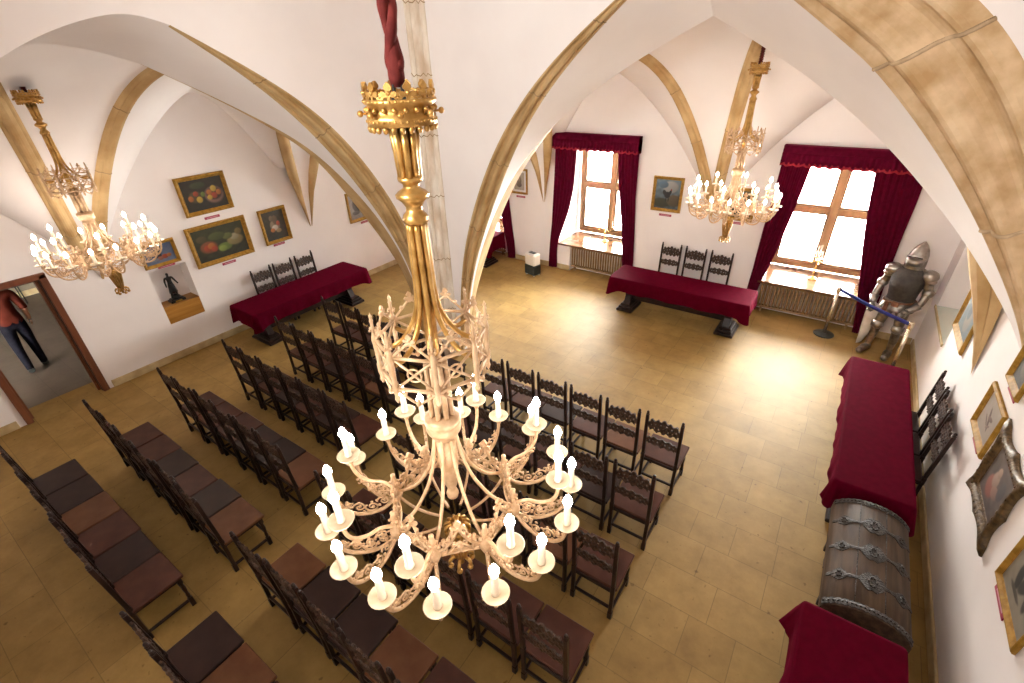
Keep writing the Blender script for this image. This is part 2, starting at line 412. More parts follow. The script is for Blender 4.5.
# ---- right arch (pillar -> right wall), faces y=5.4 and y=6.55
def P(y, l): return [V((x, y if len(q) == 0 else q[0], z)) for x, z, *q in l]
fo = sm(cr([(-5.0,5.4,0),(-4.93,5.4,.7),(-4.87,5.4,1.3),(-4.72,5.4,2.06),(-4.5,5.4,2.65),(-4.12,5.4,3.5),(-3.62,5.4,4.13),(-3.17,5.4,4.59),(-2.41,5.4,5.12),(-1.7,5.4,5.55)]))
fi = sm(cr([(-5.05,5.62,0),(-4.95,5.65,.7),(-4.86,5.65,1.24),(-4.66,5.65,1.9),(-4.38,5.65,2.52),(-3.98,5.65,3.38),(-3.56,5.65,4.04),(-3.04,5.63,4.58),(-2.38,5.56,5.1),(-1.7,5.42,5.54)]))
fo2 = sm(cr([(-1.7,5.4,5.55),(-.95,5.4,5.50),(-.35,5.4,5.36),(.05,5.4,5.15),(.45,5.4,4.87),(.78,5.4,4.55),(1.15,5.4,4.05),(1.42,5.4,3.5),(1.62,5.4,2.95),(1.76,5.4,2.4),(1.9,5.4,1.7)]))
fi2 = sm(cr([(-1.7,5.42,5.54),(-1.25,5.55,5.26),(-.82,5.65,4.98),(-.36,5.65,4.64),(-.15,5.65,4.5),(.13,5.65,4.24),(.53,5.65,3.84),(.98,5.65,3.32),(1.45,5.65,2.66),(1.74,5.55,2.2),(1.9,5.5,1.6)]))
bi = sm(cr([(-5.08,5.66,0),(-4.99,5.70,.64),(-4.86,5.72,1.3),(-4.68,5.80,2.0),(-4.47,6.22,2.89),(-4.05,6.32,3.4),(-3.70,6.35,3.77),(-3.26,6.42,4.14),(-2.56,6.54,4.59),(-1.75,6.55,4.96)]))
bo = sm(cr([(-5.68,6.55,0),(-5.52,6.55,.64),(-5.22,6.55,1.4),(-4.98,6.55,1.96),(-4.52,6.55,2.87),(-4.13,6.55,3.36),(-3.80,6.52,3.74),(-3.32,6.46,4.13),(-2.56,6.55,4.60),(-1.75,6.55,4.97)]))
bi2 = sm(cr([(-1.75,6.55,4.96),(-1.2,6.55,4.67),(-.6,6.55,4.32),(-.2,6.55,4.04),(.26,6.55,3.69),(.58,6.55,3.40),(1.03,6.55,2.97),(1.29,6.52,2.69),(1.56,6.0,2.40),(1.76,5.52,2.15),(1.9,5.45,1.6)]))
def nrm_out(sx):  # chamfer normal: to the face (-y) and into the opening
    def f(i, a, b):
        t = V((0, -1, 0)) + V((sx, 0, -.5)); return t.normalized()
    return f
bm = bmesh.new()
band(bm, fi, bi); band(bm, fi2, bi2)
upface(bm, fo, ZT); upface(bm, fo2, ZT)
upface(bm, bo, ZT); upface(bm, bi2, ZT)
struct('wall_arch_right', bm, 'plaster', smooth=None)
bm = bmesh.new(); strip(bm, fo, fi, nrm_out(.6)); joint_lines(bm, fo, fi, nrm_out(.6), [])
struct('trim_1', bm, 'stone')
bm = bmesh.new(); joint_lines(bm, fo, fi, nrm_out(.6), [14, 22, 30, 38, 46]); struct('trim_2', bm, 'stone_joint')
PR2 = [0,.12,.14,.02,.30,.62,.80,.85,.78,.55,.2,-.05,-.10,0,.15,.42,.5,.42,.2,0]
def nr2(i, a, b): return V((-.45, -.8, -.4)).normalized()
bm = bmesh.new(); strip(bm, fi2, fo2, nr2, prof=PR2)
struct('trim_3', bm, 'pale_stone')
bm = bmesh.new()
for i in (25, 43):
    a, b = fi2[i], fo2[i+1]; w = (b-a).length; nv = nr2(i, a, b)
    tube(bm, [a.lerp(b, j/19) + nv*(PR2[j]*w*.22 - .004) for j in range(20)], .019, 6)
struct('trim_4', bm, 'mortar')
bm = bmesh.new(); band(bm, bi, bo); struct('trim_5', bm, 'stone')

# ---- left arch (pillar -> near side), faces x=-5.2 and x=-6.2
X1 = -5.2
wfo = sm(cr([(X1,5.02,0),(X1,4.97,.8),(X1,4.92,1.5),(X1,4.84,2.15),(X1,4.66,2.77),(X1,4.24,3.47),(X1,3.80,4.04),(X1,3.3,4.42),(X1,2.8,4.72),(X1,2.38,4.95)]))
wfi = sm(cr([(-5.45,5.16,0),(-5.45,5.08,.8),(-5.45,4.97,1.5),(-5.45,4.80,2.1),(-5.45,4.52,2.66),(-5.45,4.18,3.27),(-5.44,3.72,3.90),(-5.40,3.23,4.38),(-5.33,2.78,4.70),(-5.22,2.37,4.94)]))
wtop = sm(cr([(X1,2.38,4.95),(X1,2.15,5.02),(X1,1.96,5.03),(X1,1.52,4.90),(X1,1.18,4.74),(X1,.6,4.38),(X1,.05,3.85),(X1,-.4,3.2),(X1,-.8,2.3),(X1,-1.05,1.2),(X1,-1.1,0)]))
wbi = sm(cr([(-6.2,5.66,0),(-6.2,5.58,.8),(-6.2,5.40,1.45),(-6.2,5.02,2.18),(-6.2,4.62,2.83),(-6.2,4.28,3.36),(-6.2,4.01,3.68),(-6.2,3.55,4.02),(-6.2,2.92,4.42),(-6.2,2.43,4.68)]))
wbt = sm(cr([(-6.2,2.43,4.68),(-6.2,2.2,4.76),(-6.2,1.99,4.82),(-6.2,1.64,4.88),(-6.2,1.41,4.79),(-6.2,.8,4.44),(-6.2,.1,3.85),(-6.2,-.35,3.2),(-6.2,-.75,2.3),(-6.2,-1.0,1.2),(-6.2,-1.1,0)]))
wbu = sm(cr([(-5.49,5.19,0),(-5.49,5.11,.8),(-5.49,4.99,1.5),(-5.52,4.82,2.1),(-5.72,4.60,2.78),(-5.99,4.17,3.50),(-6.02,3.82,3.82),(-6.1,3.45,4.08),(-6.18,2.92,4.42),(-6.19,2.43,4.68)]))
bm = bmesh.new()
band(bm, wfi[:-1]+wtop, wbu[:-1]+wbt)
upface(bm, wfo, ZT); upface(bm, wtop, ZT); upface(bm, wbi, ZT); upface(bm, wbt, ZT)
struct('wall_arch_left', bm, 'plaster')
def nrm_w(i, a, b): return V((1, -.5, -.3)).normalized()
bm = bmesh.new(); strip(bm, wfo, wfi, nrm_w); struct('trim_6', bm, 'stone')
bm = bmesh.new(); joint_lines(bm, wfo, wfi, nrm_w, [12, 20, 28, 36, 44]); struct('trim_7', bm, 'stone_joint')
bm = bmesh.new(); band(bm, wbu, wbi); struct('trim_8', bm, 'stone')

# ---- arches pillar -> left wall and pillar -> back wall (seen edge on)
def arch_wall(name, P0, P1, side, half, apex, zs=1.62, both=False, trims=None, ends=()):
    """pointed arch in the vertical plane P0-P1 with a soffit of thickness 2*half"""
    a, b = V((*P0, 0)), V((*P1, 0)); n = V((*side, 0)); L = (b-a).length; d = (b-a)/L
    def curve(off):
        out = []
        for i in range(41):
            t = i/40; u = t*L; s = min(u, L-u)/(L/2)
            z = zs + (apex-zs)*(1-(1-s)**2.0)**.62
            k = min(1, max(.02, (z-1.76)/1.9)) if t < .5 or both else 1
            out.append(a + d*u + n*off*k + V((0, 0, z)))
        return out
    f, bk = curve(half), curve(-half)
    bm = bmesh.new(); band(bm, f, bk); upface(bm, f, ZT); upface(bm, bk, ZT)
    o = struct(name, bm, 'plaster')
    if trims:
        for nm, edge, sg in ((trims[0], f, 1), (trims[1], bk, -1)):
            bt = bmesh.new()
            for e in ends:
                idx = [i for i in range(41) if (i <= 17 if e == 0 else i >= 23)]
                pts, rad = [], []
                for i in idx:
                    c = edge[i]; pts.append(c + n*sg*.01); rad.append(.105*min(1, max(.04, (c.z-1.70)/1.1)))
                tube(bt, pts, rad, 8)
            struct(nm, bt, 'stone')
    return o
arch_wall('wall_arch_west', (XL, 5.86), (-6.1, 5.86), (0, 1), .42, 4.7, trims=('trim_31', 'trim_34'), ends=(0,))
arch_wall('wall_arch_north', (-6.0, 6.5), (-6.0, YB), (1, 0), .36, 4.7, both=True, trims=('trim_32', 'trim_35'), ends=(1,))

# ---- pillar body and its vertical corner shaft
bm = bmesh.new()
out = [(-5.2,5.02),(-5.2,5.4),(-5.0,5.4),(-5.03,5.62),(-5.6,6.3),(-5.68,6.55),(-6.2,6.45),(-6.3,6.2),(-6.2,5.66),(-5.98,5.56),(-5.45,5.16)]
lo = [bm.verts.new((x, y, 0)) for x, y in out]; hi = [bm.verts.new((x, y, ZT-.01)) for x, y in out]
for i in range(len(out)): bm.faces.new((lo[i], lo[(i+1) % len(out)], hi[(i+1) % len(out)], hi[i]))
bm.faces.new(hi)
struct('pillar', bm, 'plaster')
# core wall block between the arches (above the pillar, closes the corner)
bm = bmesh.new()
prof = []
c0 = V((-5.2, 5.4, 0))
ang = [pi/2*1.0 + 0]
sec = [(-.02,-.19),(.03,-.17),(.05,-.12),(.035,-.09),(.09,-.05),(.115,0.0),(.09+.02,.03)]
# moulded shaft section in the concave corner (x right of the left arch face, y before the right arch face)
shaft = [(-5.21,5.21),(-5.165,5.215),(-5.15,5.25),(-5.155,5.275),(-5.11,5.285),(-5.085,5.315),(-5.075,5.355),(-5.045,5.36),(-5.015,5.375),(-5.01,5.41),(-5.21,5.41)]
zs_ = [0,.8,1.6,2.4,3.3,4.2,5.0,5.8,ZT]
rows = []
for z in zs_: rows.append([V((x, y, z)) for x, y in shaft])
grid(bm, rows, smooth=False)
struct('trim_9', bm, 'shaft_stone')
bm = bmesh.new()
for z in (1.0, 1.9, 2.9, 3.75, 4.5, 5.3):
    for k in range(0, 9):
        pass
    tube(bm, [V((x+.002, y-.002, z - .05*abs(sin(i*1.3)))) for i, (x, y) in enumerate(shaft[:-1])], .006, 5)
struct('trim_10', bm, 'stone_joint')

# ---- vault ribs
def rib(name, springs, p0, dirn, length, w=.21, dep=.13, base_drop=.0, joints=(), mat='stone', taper0=.02, z0=1.75):
    d = V((*dirn, 0)).normalized(); side = V((-d.y, d.x, 0))
    secs = [(-.5,.0),(-.5,-.35),(-.42,-.5),(-.30,-.55),(-.26,-.75),(-.12,-1.0),(0,-1.05),(.12,-1.0),(.26,-.75),(.30,-.55),(.42,-.5),(.5,-.35),(.5,0)]
    N = 60; cen = []
    for i in range(N+1):
        s = length*(i/N)**1.3
        x, y = p0[0]+d.x*s, p0[1]+d.y*s
        cen.append((s, V((x, y, vz(springs, x, y)))))
    rows = []
    for i, (s, c) in enumerate(cen):
        cp = cen[min(i+1, N)][1]; cm = cen[max(i-1, 0)][1]; t = (cp-cm).normalized()
        nn = side.cross(t).normalized()
        if nn.z < 0 and abs(nn.z) > .05: nn = -nn
        if nn.dot(d) > 0 and abs(t.z) > .5: nn = -nn
        k = min(1, .12 + (c.z-z0)/.75)
        rows.append([c + side*(a*w*k) + nn*(b*dep*k + .03) for a, b in secs])
    bm = bmesh.new(); grid(bm, rows, smooth=False); o = struct(name, bm, mat)
    bj = bmesh.new()
    for j in joints:
        i = min(range(N+1), key=lambda q: abs(cen[q][1].z-j))
        tube(bj, [p for p in rows[i]], .007, 5)
    if joints: struct(name.replace('trim_', 'trim_1'), bj, 'stone_joint')
    else: bj.free()
    return o
M0 = (-2.1, YB)
rib('trim_21', SPRINGS_BACK, M0, (-.7, -1), 3.4, joints=(2.6, 3.3, 4.1))
rib('trim_22', SPRINGS_BACK, M0, (.32, -1), 3.5, joints=(2.7, 3.5))
rib('trim_23', SPRINGS_LEFT, (XL, 2.05), (1, .7), 3.4, joints=(2.7, 3.4, 4.2))
rib('trim_24', SPRINGS_LEFT, (XL, 1.95), (1, -.24), 3.2, joints=(2.6, 3.6))

# ---- pointed springers ("spikes") on the walls
def spike(name, tip, dirs, mat='stone'):
    """dirs: list of (edgeA points, edgeB points) rising from the tip"""
    bm = bmesh.new()
    for A, B, nv in dirs:
        A = cr([tip]+A, 6); B = cr([tip]+B, 6); n_ = V(nv).normalized()
        strip(bm, A, B, lambda i, a, b: n_, prof=[0,.5,.4,.9,1,.9,.4,.5,0])
    struct(name, bm, mat)
xr = XR-.01
spike('trim_33', (xr, 6.42, 1.43), [
    ([(xr-.03,6.68,1.72),(xr-.10,7.08,2.06),(xr-.20,7.56,2.40),(xr-.36,8.0,2.9)], [(xr-.01,6.44,1.75),(xr-.02,6.50,2.15),(xr-.05,6.62,2.6),(xr-.10,6.8,3.1)], (-1,-.2,0))])

# ------------------------------------------------------------------ door
bm = bmesh.new()
y0, y1, _, zt = DOOR
cw = .085
for a, b in ((y0-.04, y0+.045), (y1-.03, y1+.06)): bevel_box(bm, XL-.02, XL+.035, a, b, 0, zt+.05, .008)
bevel_box(bm, XL-.02, XL+.035, y0-.04, y1+.06, zt-.01, zt+.075, .008)
d = struct('door_1', bm, 'doorwood')
bm = bmesh.new()
bevel_box(bm, XL-.5, XL-.02, y0, y0+.035, 0, zt, .004); bevel_box(bm, XL-.5, XL-.02, y1-.035, y1, 0, zt, .004); bevel_box(bm, XL-.5, XL-.02, y0+.035, y1-.035, zt-.035, zt, .004)
o = obj('door_lining', bm, 'doordark', d)
bm = bmesh.new()
bevel_box(bm, XL-.16, XL-.10, y1-.075, y1-.035, 0, zt-.035, .004); bevel_box(bm, XL-.16, XL-.10, y0+.035, y0+.075, 0, zt-.035, .004)
obj('door_stop', bm, 'doorwood', d)

# ------------------------------------------------------------------ windows, sills, radiators, curtains
def make_window(i, x0, x1, yw_=11.0):
    ix0, ix1, z0, z1 = x0+.02, x1-.02, .70, 3.10
    bm = bmesh.new(); xm = (x0+x1)/2 + (.0)
    zt = 1.90
    y0, y1 = yw_, yw_+.09
    bevel_box(bm, ix0, ix0+.11, y0, y1, z0, z1, .006); bevel_box(bm, ix1-.11, ix1, y0, y1, z0, z1, .006)
    bevel_box(bm, ix0+.11, ix1-.11, y0, y1, z0, z0+.12, .006); bevel_box(bm, ix0+.11, ix1-.11, y0, y1, z1-.1, z1, .006)
    bevel_box(bm, xm-.065, xm+.065, y0-.015, y1, z0+.12, z1-.1, .008)
    for a, b in ((ix0+.11, xm-.065), (xm+.065, ix1-.11)): bevel_box(bm, a, b, y0-.01, y1, zt-.055, zt+.055, .006)
    w = struct('window_%d' % i, bm, 'windowwood')
    for a, b in ((ix0+.11, xm-.065), (xm+.065, ix1-.11)):
        for c, d_ in ((z0+.12, zt-.055), (zt+.055, z1-.1)):
            bm = bmesh.new(); bevel_box(bm, a+.0, a+.035, y0+.02, y1-.01, c, d_, .003); bevel_box(bm, b-.035, b, y0+.02, y1-.01, c, d_, .003)
            bevel_box(bm, a+.035, b-.035, y0+.02, y1-.01, c, c+.035, .003); bevel_box(bm, a+.035, b-.035, y0+.02, y1-.01, d_-.035, d_, .003)
            obj('sash', bm, 'windowwood', w)
            bm = bmesh.new(); box(bm, a+.035, b-.035, y0+.04, y0+.046, c+.035, d_-.035)
            obj('pane', bm, 'glass', w)
    bm = bmesh.new(); bevel_box(bm, x0+.0, x1-.0, YB-.06, yw_+.02, .635, .685, .01)
    obj('window_sill', bm, 'sillstone', w)
    return w
for i, (a, b) in enumerate(WIN): make_window(i+1, a, b)
def radiator(x0, x1, label):
    t = thing('radiator', label, 'radiator', ((x0+x1)/2, YB+.05, 0), 0, 'radiators under the windows')
    w = (x1-x0)/2
    bm = bmesh.new(); n = int((x1-x0)/.062)
    for k in range(n):
        x = -w+.03 + (2*w-.06)*k/(n-1)
        tube(bm, [(x, 0, .13), (x, -.012, .2), (x, -.012, .53), (x, 0, .59)], .021, 6)
    obj('column', bm, 'radiator', t)
    bm = bmesh.new(); bevel_box(bm, -w, w, -.035, .06, .585, .62, .01); obj('top_rail', bm, 'radiator', t)
    bm = bmesh.new(); bevel_box(bm, -w, w, -.035, .06, .10, .14, .01); obj('bottom_rail', bm, 'radiator', t)
    for s in (-1, 1):
        bm = bmesh.new(); bevel_box(bm, s*(w-.1)-.02, s*(w-.1)+.02, -.02, .04, .0, .11, .005); obj('foot', bm, 'radiator', t)
radiator(-5.22, -3.82, 'brown ribbed radiator under the left-hand window sill')
radiator(-.92, .78, 'brown ribbed radiator under the window beside the suit of armour')
radiator(-8.6, -7.24, 'brown ribbed radiator under the half-hidden far window')

def curtain(name, left, right, zs, y, label, group, nf=6, amp=.05, mat='curtain'):
    """left/right: x of each edge at the heights zs (top to bottom)"""
    bm = bmesh.new(); NU, NZ = nf*10, 40; rows = []
    lt = [(-z, x) for z, x in zip(zs, left)]; rt = [(-z, x) for z, x in zip(zs, right)]
    for j in range(NZ+1):
        z = zs[0] + (zs[-1]-zs[0])*j/NZ; a, b = lerp_tab(lt, -z), lerp_tab(rt, -z)
        # smooth the polyline a little
        a = (a + lerp_tab(lt, -z-.12) + lerp_tab(lt, -z+.12))/3; b = (b + lerp_tab(rt, -z-.12) + lerp_tab(rt, -z+.12))/3
        row = []
        for i in range(NU+1):
            u = i/NU; ph = 2*pi*nf*u + .7*sin(3*z)*.4
            row.append(V((a+(b-a)*u + .012*sin(2*ph), y - amp*(.6+.4*(j/NZ))*(.5+.5*sin(ph)) - .015*sin(5*u+z), z)))
        rows.append(row)
    grid(bm, rows)
    r = bmesh.ops.extrude_face_region(bm, geom=bm.faces[:])
    for v in r['geom']:
        if isinstance(v, bmesh.types.BMVert): v.co.y += .012
    o = obj(name, bm, mat); tag(o, label, 'curtain', group); return o
def valance(x0, x1, z0, z1, label):
    t = thing('valance', label, 'valance', ((x0+x1)/2, YB, z0), 0, 'crimson valances over the windows')
    w = (x1-x0)/2; h = z1-z0
    bm = bmesh.new(); box(bm, -w, w, -.16, 0, h-.03, h); obj('pelmet_board', bm, 'curtain', t)
    def sheet(za, zb, y, amp, nf, name, mat):
        bm = bmesh.new(); N = 160; path = [(-w, -.005), (-w, y), (w, y), (w, -.005)]
        rows = []
        for zz, k in ((za, .3), ((za+zb)/2, .8), (zb, 1.2)):
            row = [V((-w, -.005, zz))]
            for i in range(N+1):
                u = i/N; row.append(V((-w+2*w*u, y - amp*k*(.5+.5*sin(2*pi*nf*u + sin(9*u))), zz + (.012*sin(2*pi*nf*u*.5) if zz == zb else 0))))
            row.append(V((w, -.005, zz))); rows.append(row)
        grid(bm, rows)
        r = bmesh.ops.extrude_face_region(bm, geom=bm.faces[:])
        for v in r['geom']:
            if isinstance(v, bmesh.types.BMVert): v.co.y += .008
        return obj(name, bm, mat, t)
    sheet(h, h*.34, -.172, .012, 22, 'upper_band', 'curtain'); sheet(h*.62, .02, -.185, .03, 26, 'pleated_skirt', 'curtain')
    sheet(.04, -.015, -.19, .03, 26, 'fringe', 'fringe')
valance(-5.69, -3.68, 2.90, 3.21, 'crimson pleated valance over the left-hand window of the back wall')
valance(-1.09, .98, 2.90, 3.21, 'crimson pleated valance over the window beside the suit of armour')
valance(-9.05, -7.0, 2.90, 3.21, 'crimson valance over the half-hidden far window')
zs = [2.93, 2.4, 2.0, 1.5, 1.1, .72, .45, .03]
G = 'crimson curtains at the windows'
curtain('curtain', [-5.67,-5.68,-5.69,-5.71,-5.73,-5.76,-5.78,-5.80], [-5.13,-5.15,-5.18,-5.28,-5.43,-5.57,-5.60,-5.58], zs, YB-.04, 'crimson curtain gathered at the left side of the left-hand window', G)
curtain('curtain', [-4.17,-4.12,-4.05,-3.96,-3.90,-3.86,-3.83,-3.82], [-3.70,-3.69,-3.68,-3.65,-3.62,-3.60,-3.59,-3.58], zs, YB-.04, 'crimson curtain on the right side of the left-hand window', G)
curtain('curtain', [-1.08,-1.09,-1.10,-1.11,-1.12,-1.13,-1.14,-1.15], [-.61,-.66,-.70,-.76,-.83,-.92,-.96,-.97], zs, YB-.04, 'crimson curtain left of the window beside the armour, behind the table end', G)
curtain('curtain', [.29,.35,.42,.52,.60,.67,.73,.79], [.96,.97,.97,.98,.99,1.0,1.0,1.02], zs, YB-.04, 'crimson curtain hanging directly behind the suit of armour', G, nf=7)
curtain('curtain', [-7.34,-7.32,-7.30,-7.26,-7.22,-7.17,-7.10,-7.06], [-7.02,-7.02,-7.02,-7.0,-6.96,-6.92,-6.88,-6.86], zs, YB-.04, 'crimson curtain of the far window half hidden by the pillar', G, nf=5)

curtain('curtain', [-9.03]*8, [-7.95,-7.98,-8.0,-8.02,-8.04,-8.05,-8.06,-8.06], zs, YB-.04, 'wide crimson curtain added unseen to cut light from the half-hidden far window', G, nf=9)  # unseen curtain, added to keep daylight off the far-left wall

# ------------------------------------------------------------------ chairs
SEAT_MESH = {}
def rake(bm):
    for v in bm.verts:
        if v.co.z > .46: v.co.y -= .042*(v.co.z-.46)/.69; v.co.z += .012*(v.co.z-.46)/.69
    return bm
def pierced_slat(w, h, zc, kind):
    """carved board with a lobed outline and cut-through scrolls, as one thin solid"""
    bm = bmesh.new(); NX, NZ = 56, 26 if not kind else 20
    def edge(ax):  # top half-height along |x| (0..1)
        if not kind: return (1.0 - .30*ax + .13*cos(ax*5.2*pi) + (.12 if ax < .16 else 0))*(1 if ax < .86 else .62)
        return (.92 - .15*ax + .16*cos(ax*4.2*pi))*(1 if ax < .86 else .6)
    def low(ax):
        if not kind: return (.80 - .18*ax + .14*cos(ax*4.4*pi+.4))*(1 if ax < .86 else .62)
        return (.86 - .12*ax + .14*cos(ax*4.2*pi+.3))*(1 if ax < .86 else .6)
    holes = [(.19,.46,.042,.12),(.30,-.30,.045,.12),(.50,.30,.042,.12),(.56,-.28,.04,.11),(.77,.05,.036,.14)] if not kind else [(.25,.05,.045,.17),(.52,.0,.042,.15),(.76,0,.036,.16)]
    def ok(u, v):
        au = abs(u)
        if v > edge(au) or v < -low(au): return False
        return not any(((au-a)/c)**2+((v-b)/d)**2 < 1 for a, b, c, d in holes)
    vs = {}
    def vert(i, j):
        if (i, j) not in vs:
            u, v = -1+2*i/NX, -1.15+2.35*j/NZ; rr = .004*(sin(u*21)*cos(v*7))
            vs[(i, j)] = bm.verts.new((u*w, -.009+rr, zc+v*h))
        return vs[(i, j)]
    for i in range(NX):
        for j in range(NZ):
            if ok(-1+2*(i+.5)/NX, -1.15+2.35*(j+.5)/NZ): bm.faces.new((vert(i,j), vert(i+1,j), vert(i+1,j+1), vert(i,j+1)))
    r = bmesh.ops.extrude_face_region(bm, geom=bm.faces[:])
    for v in r['geom']:
        if isinstance(v, bmesh.types.BMVert): v.co.y = -v.co.y
    return bm
def make_chair():
    t = thing('chair', 'x', 'chair')
    W, D, H = .465, .415, .46
    for s in (-1, 1):
        bm = bmesh.new(); x = s*.198
        for (z0, z1, r) in ((0, .10, .021), (.10, .40, .0175), (.40, .50, .021), (.50, 1.10, .018)): bevel_box(bm, x-r, x+r, -r, r, z0, z1, .004)
        lathe(bm, [(.016,0),(.021,.008),(.012,.016),(.017,.030),(.013,.045),(0,.052)], 8, x, 0, 1.10)
        obj('back_post', rake(bm), 'darkwood', t)
    for s in (-1, 1):
        bm = bmesh.new(); x = s*.198
        bevel_box(bm, x-.02, x+.02, D-.045, D-.005, 0, .12, .004)
        lathe(bm, [(.019,.12),(.013,.135),(.019,.16),(.014,.2),(.02,.27),(.014,.33),(.019,.35)], 8, x, D-.025)
        bevel_box(bm, x-.02, x+.02, D-.045, D-.005, .35, H-.035, .004)
        obj('front_leg', bm, 'darkwood', t)
    bm = bmesh.new(); bevel_box(bm, -.18, .18, -.01, .012, .39, .43, .004); bevel_box(bm, -.18, .18, D-.035, D-.012, .385, .425, .004)
    for s in (-1, 1): bevel_box(bm, s*.198-.011, s*.198+.011, .015, D-.04, .385, .425, .004)
    obj('seat_rail', bm, 'darkwood', t)
    bm = bmesh.new()
    for s in (-1, 1): bevel_box(bm, s*.198-.012, s*.198+.012, .015, D-.04, .075, .105, .004)
    bevel_box(bm, -.18, .18, -.012, .012, .14, .17, .004); bevel_box(bm, -.18, .18, D-.036, D-.014, .19, .225, .004)
    obj('stretcher', bm, 'darkwood', t)
    bm = bmesh.new(); bevel_box(bm, -W/2, W/2, .005, D+.02, H-.036, H, .008)
    seat = obj('seat', bm, 'seat_red', t)
    for k in ('seat_red', 'seat_dark', 'seat_orange'):
        me = seat.data.copy(); me.materials.clear(); me.materials.append(MAT[k]); SEAT_MESH[k] = me
    obj('crest_slat', rake(pierced_slat(.184, .098, .965, 0)), 'carvedwood', t)
    obj('lower_slat', rake(pierced_slat(.184, .066, .735, 1)), 'carvedwood', t)
    return t
proto = make_chair(); used = [False]
def put_chair(x, y, rz, label, group, seat):
    c = proto if not used[0] else copy_tree(proto)
    used[0] = True
    c.name = 'chair'
    c.location = (x, y, 0); c.rotation_euler = (0, 0, rz); c['label'] = label; c['group'] = group
    for ch in c.children:
        if ch.name.startswith('seat') and not ch.name.startswith('seat_rail'): ch.data = SEAT_MESH[seat]
    return c
ROWY = [.40, 1.24, 2.09, 2.97, 3.83, 4.72]
rown = {5: 'front row', 4: 'second row', 3: 'third row', 2: 'fourth row', 1: 'fifth row', 0: 'back row'}
ordn = ['first', 'second', 'third', 'fourth', 'fifth', 'sixth']
SEATS_L = {0: 'ddorDr', 1: 'rrdrdo', 2: 'rrrddo', 3: 'drdrdr', 4: 'rrdrod', 5: 'rrdrrd'}
SEATS_R = {0: 'dorddr', 1: 'oddord', 2: 'rdorrr', 3: 'drrdor', 4: 'rdrrdr', 5: 'rrdror'}
SM = {'d': 'seat_dark', 'D': 'seat_dark', 'r': 'seat_red', 'o': 'seat_orange'}
CN = {'d': 'dark-brown', 'D': 'dark-brown', 'r': 'red-brown', 'o': 'orange-brown'}
R2M = r2; U2M = u2
def project(p):
    q = V(p)-V((0, 0, CAMZ)); z = q.dot(fw); return (q.dot(r2)/z*472.55+512, 341.5-q.dot(u2)/z*472.55) if z > .05 else None
rj = random.Random(3)
for r in range(6):
    for side in ('L', 'R'):
        for k in range(6):
            x = (-6.885+.479*k) if side == 'L' else (-3.415+.487*k)
            y = ROWY[r]-.425
            vis = False
            for dx in (-.2, .2):
                for dy, dz in ((0, 1.12), (.4, .46), (0, .3), (.4, 0)):
                    q = project((x+dx, y+dy, dz))
                    if q and -2 < q[0] < 1026 and -2 < q[1] < 685: vis = True
            if not vis: continue
            code = (SEATS_L if side == 'L' else SEATS_R)[r][k]
            if side == 'L': lab = 'carved %s-seated chair, %s from the centre aisle in the left block\'s %s' % (CN[code], ordn[5-k], rown[r])
            else: lab = 'carved %s-seated chair, %s from the centre aisle in the right block\'s %s' % (CN[code], ordn[k], rown[r])
            put_chair(x+rj.uniform(-.003,.003), y+rj.uniform(-.012,.012), rj.uniform(-.008,.008), lab, 'carved audience chairs in rows', SM[code])
for i, (x, w) in enumerate(((-2.75, 'leftmost'), (-2.24, 'middle'), (-1.725, 'rightmost'))):
    put_chair(x, YB-.15, pi, 'carved dark chair against the back wall, %s behind the crimson table' % w, 'carved chairs behind the tables', 'seat_dark')
for i, (y, w) in enumerate(((4.44, 'nearest the niche'), (4.915, 'middle one'), (5.42, 'nearest the wall springer'))):
    put_chair(XL+.15, y, -pi/2, 'carved dark chair against the painting wall behind the left table, %s' % w, 'carved chairs behind the tables', 'seat_dark')
for i, (y, w) in enumerate(((6.74, 'farthest of three'), (6.26, 'middle of three'), (5.78, 'nearest of three'))):
    put_chair(XR-.14, y, pi/2, 'carved dark chair against the right wall behind the long table, %s' % w, 'carved chairs behind the tables', 'seat_dark')

# ------------------------------------------------------------------ tables with cloths
def table(loc, rz, L, D, H, label):
    """long side along local x"""
    t = thing('trestle_table', label, 'table', loc, rz, 'long dark trestle tables')
    bm = bmesh.new(); bevel_box(bm, -L/2, L/2, -D/2, D/2, H-.05, H, .008); obj('tabletop', bm, 'darkwood', t)
    for s in (-1, 1):
        bm = bmesh.new(); x = s*(L/2-.32)
        bevel_box(bm, x-.17, x+.17, -D/2+.08, D/2-.08, 0, .055, .012); bevel_box(bm, x-.14, x+.14, -D/2+.12, D/2-.12, .055, .105, .014); bevel_box(bm, x-.11, x+.11, -D/2+.15, D/2-.15, .105, .15, .012)
        pr = [(-.17,.14),(-.14,.2),(-.09,.3),(-.12,.42),(-.2,.52),(-.24,.62),(-.26,H-.11),(.26,H-.11),(.24,.62),(.2,.52),(.12,.42),(.09,.3),(.14,.2),(.17,.14)]
        tt = bmesh.new(); prism(tt, pr, -.06, .06); merge(bm, tt, Matrix.Translation((x, 0, 0)) @ Matrix.Rotation(pi/2, 4, 'Z'))
        bevel_box(bm, x-.06, x+.06, -D/2+.06, D/2-.06, H-.11, H-.05, .01)
        obj('pedestal', bm, 'darkwood', t)
    bm = bmesh.new(); bevel_box(bm, -L/2+.33, L/2-.33, -.03, .03, .2, .3, .008); obj('stretcher', bm, 'darkwood', t)
    return t
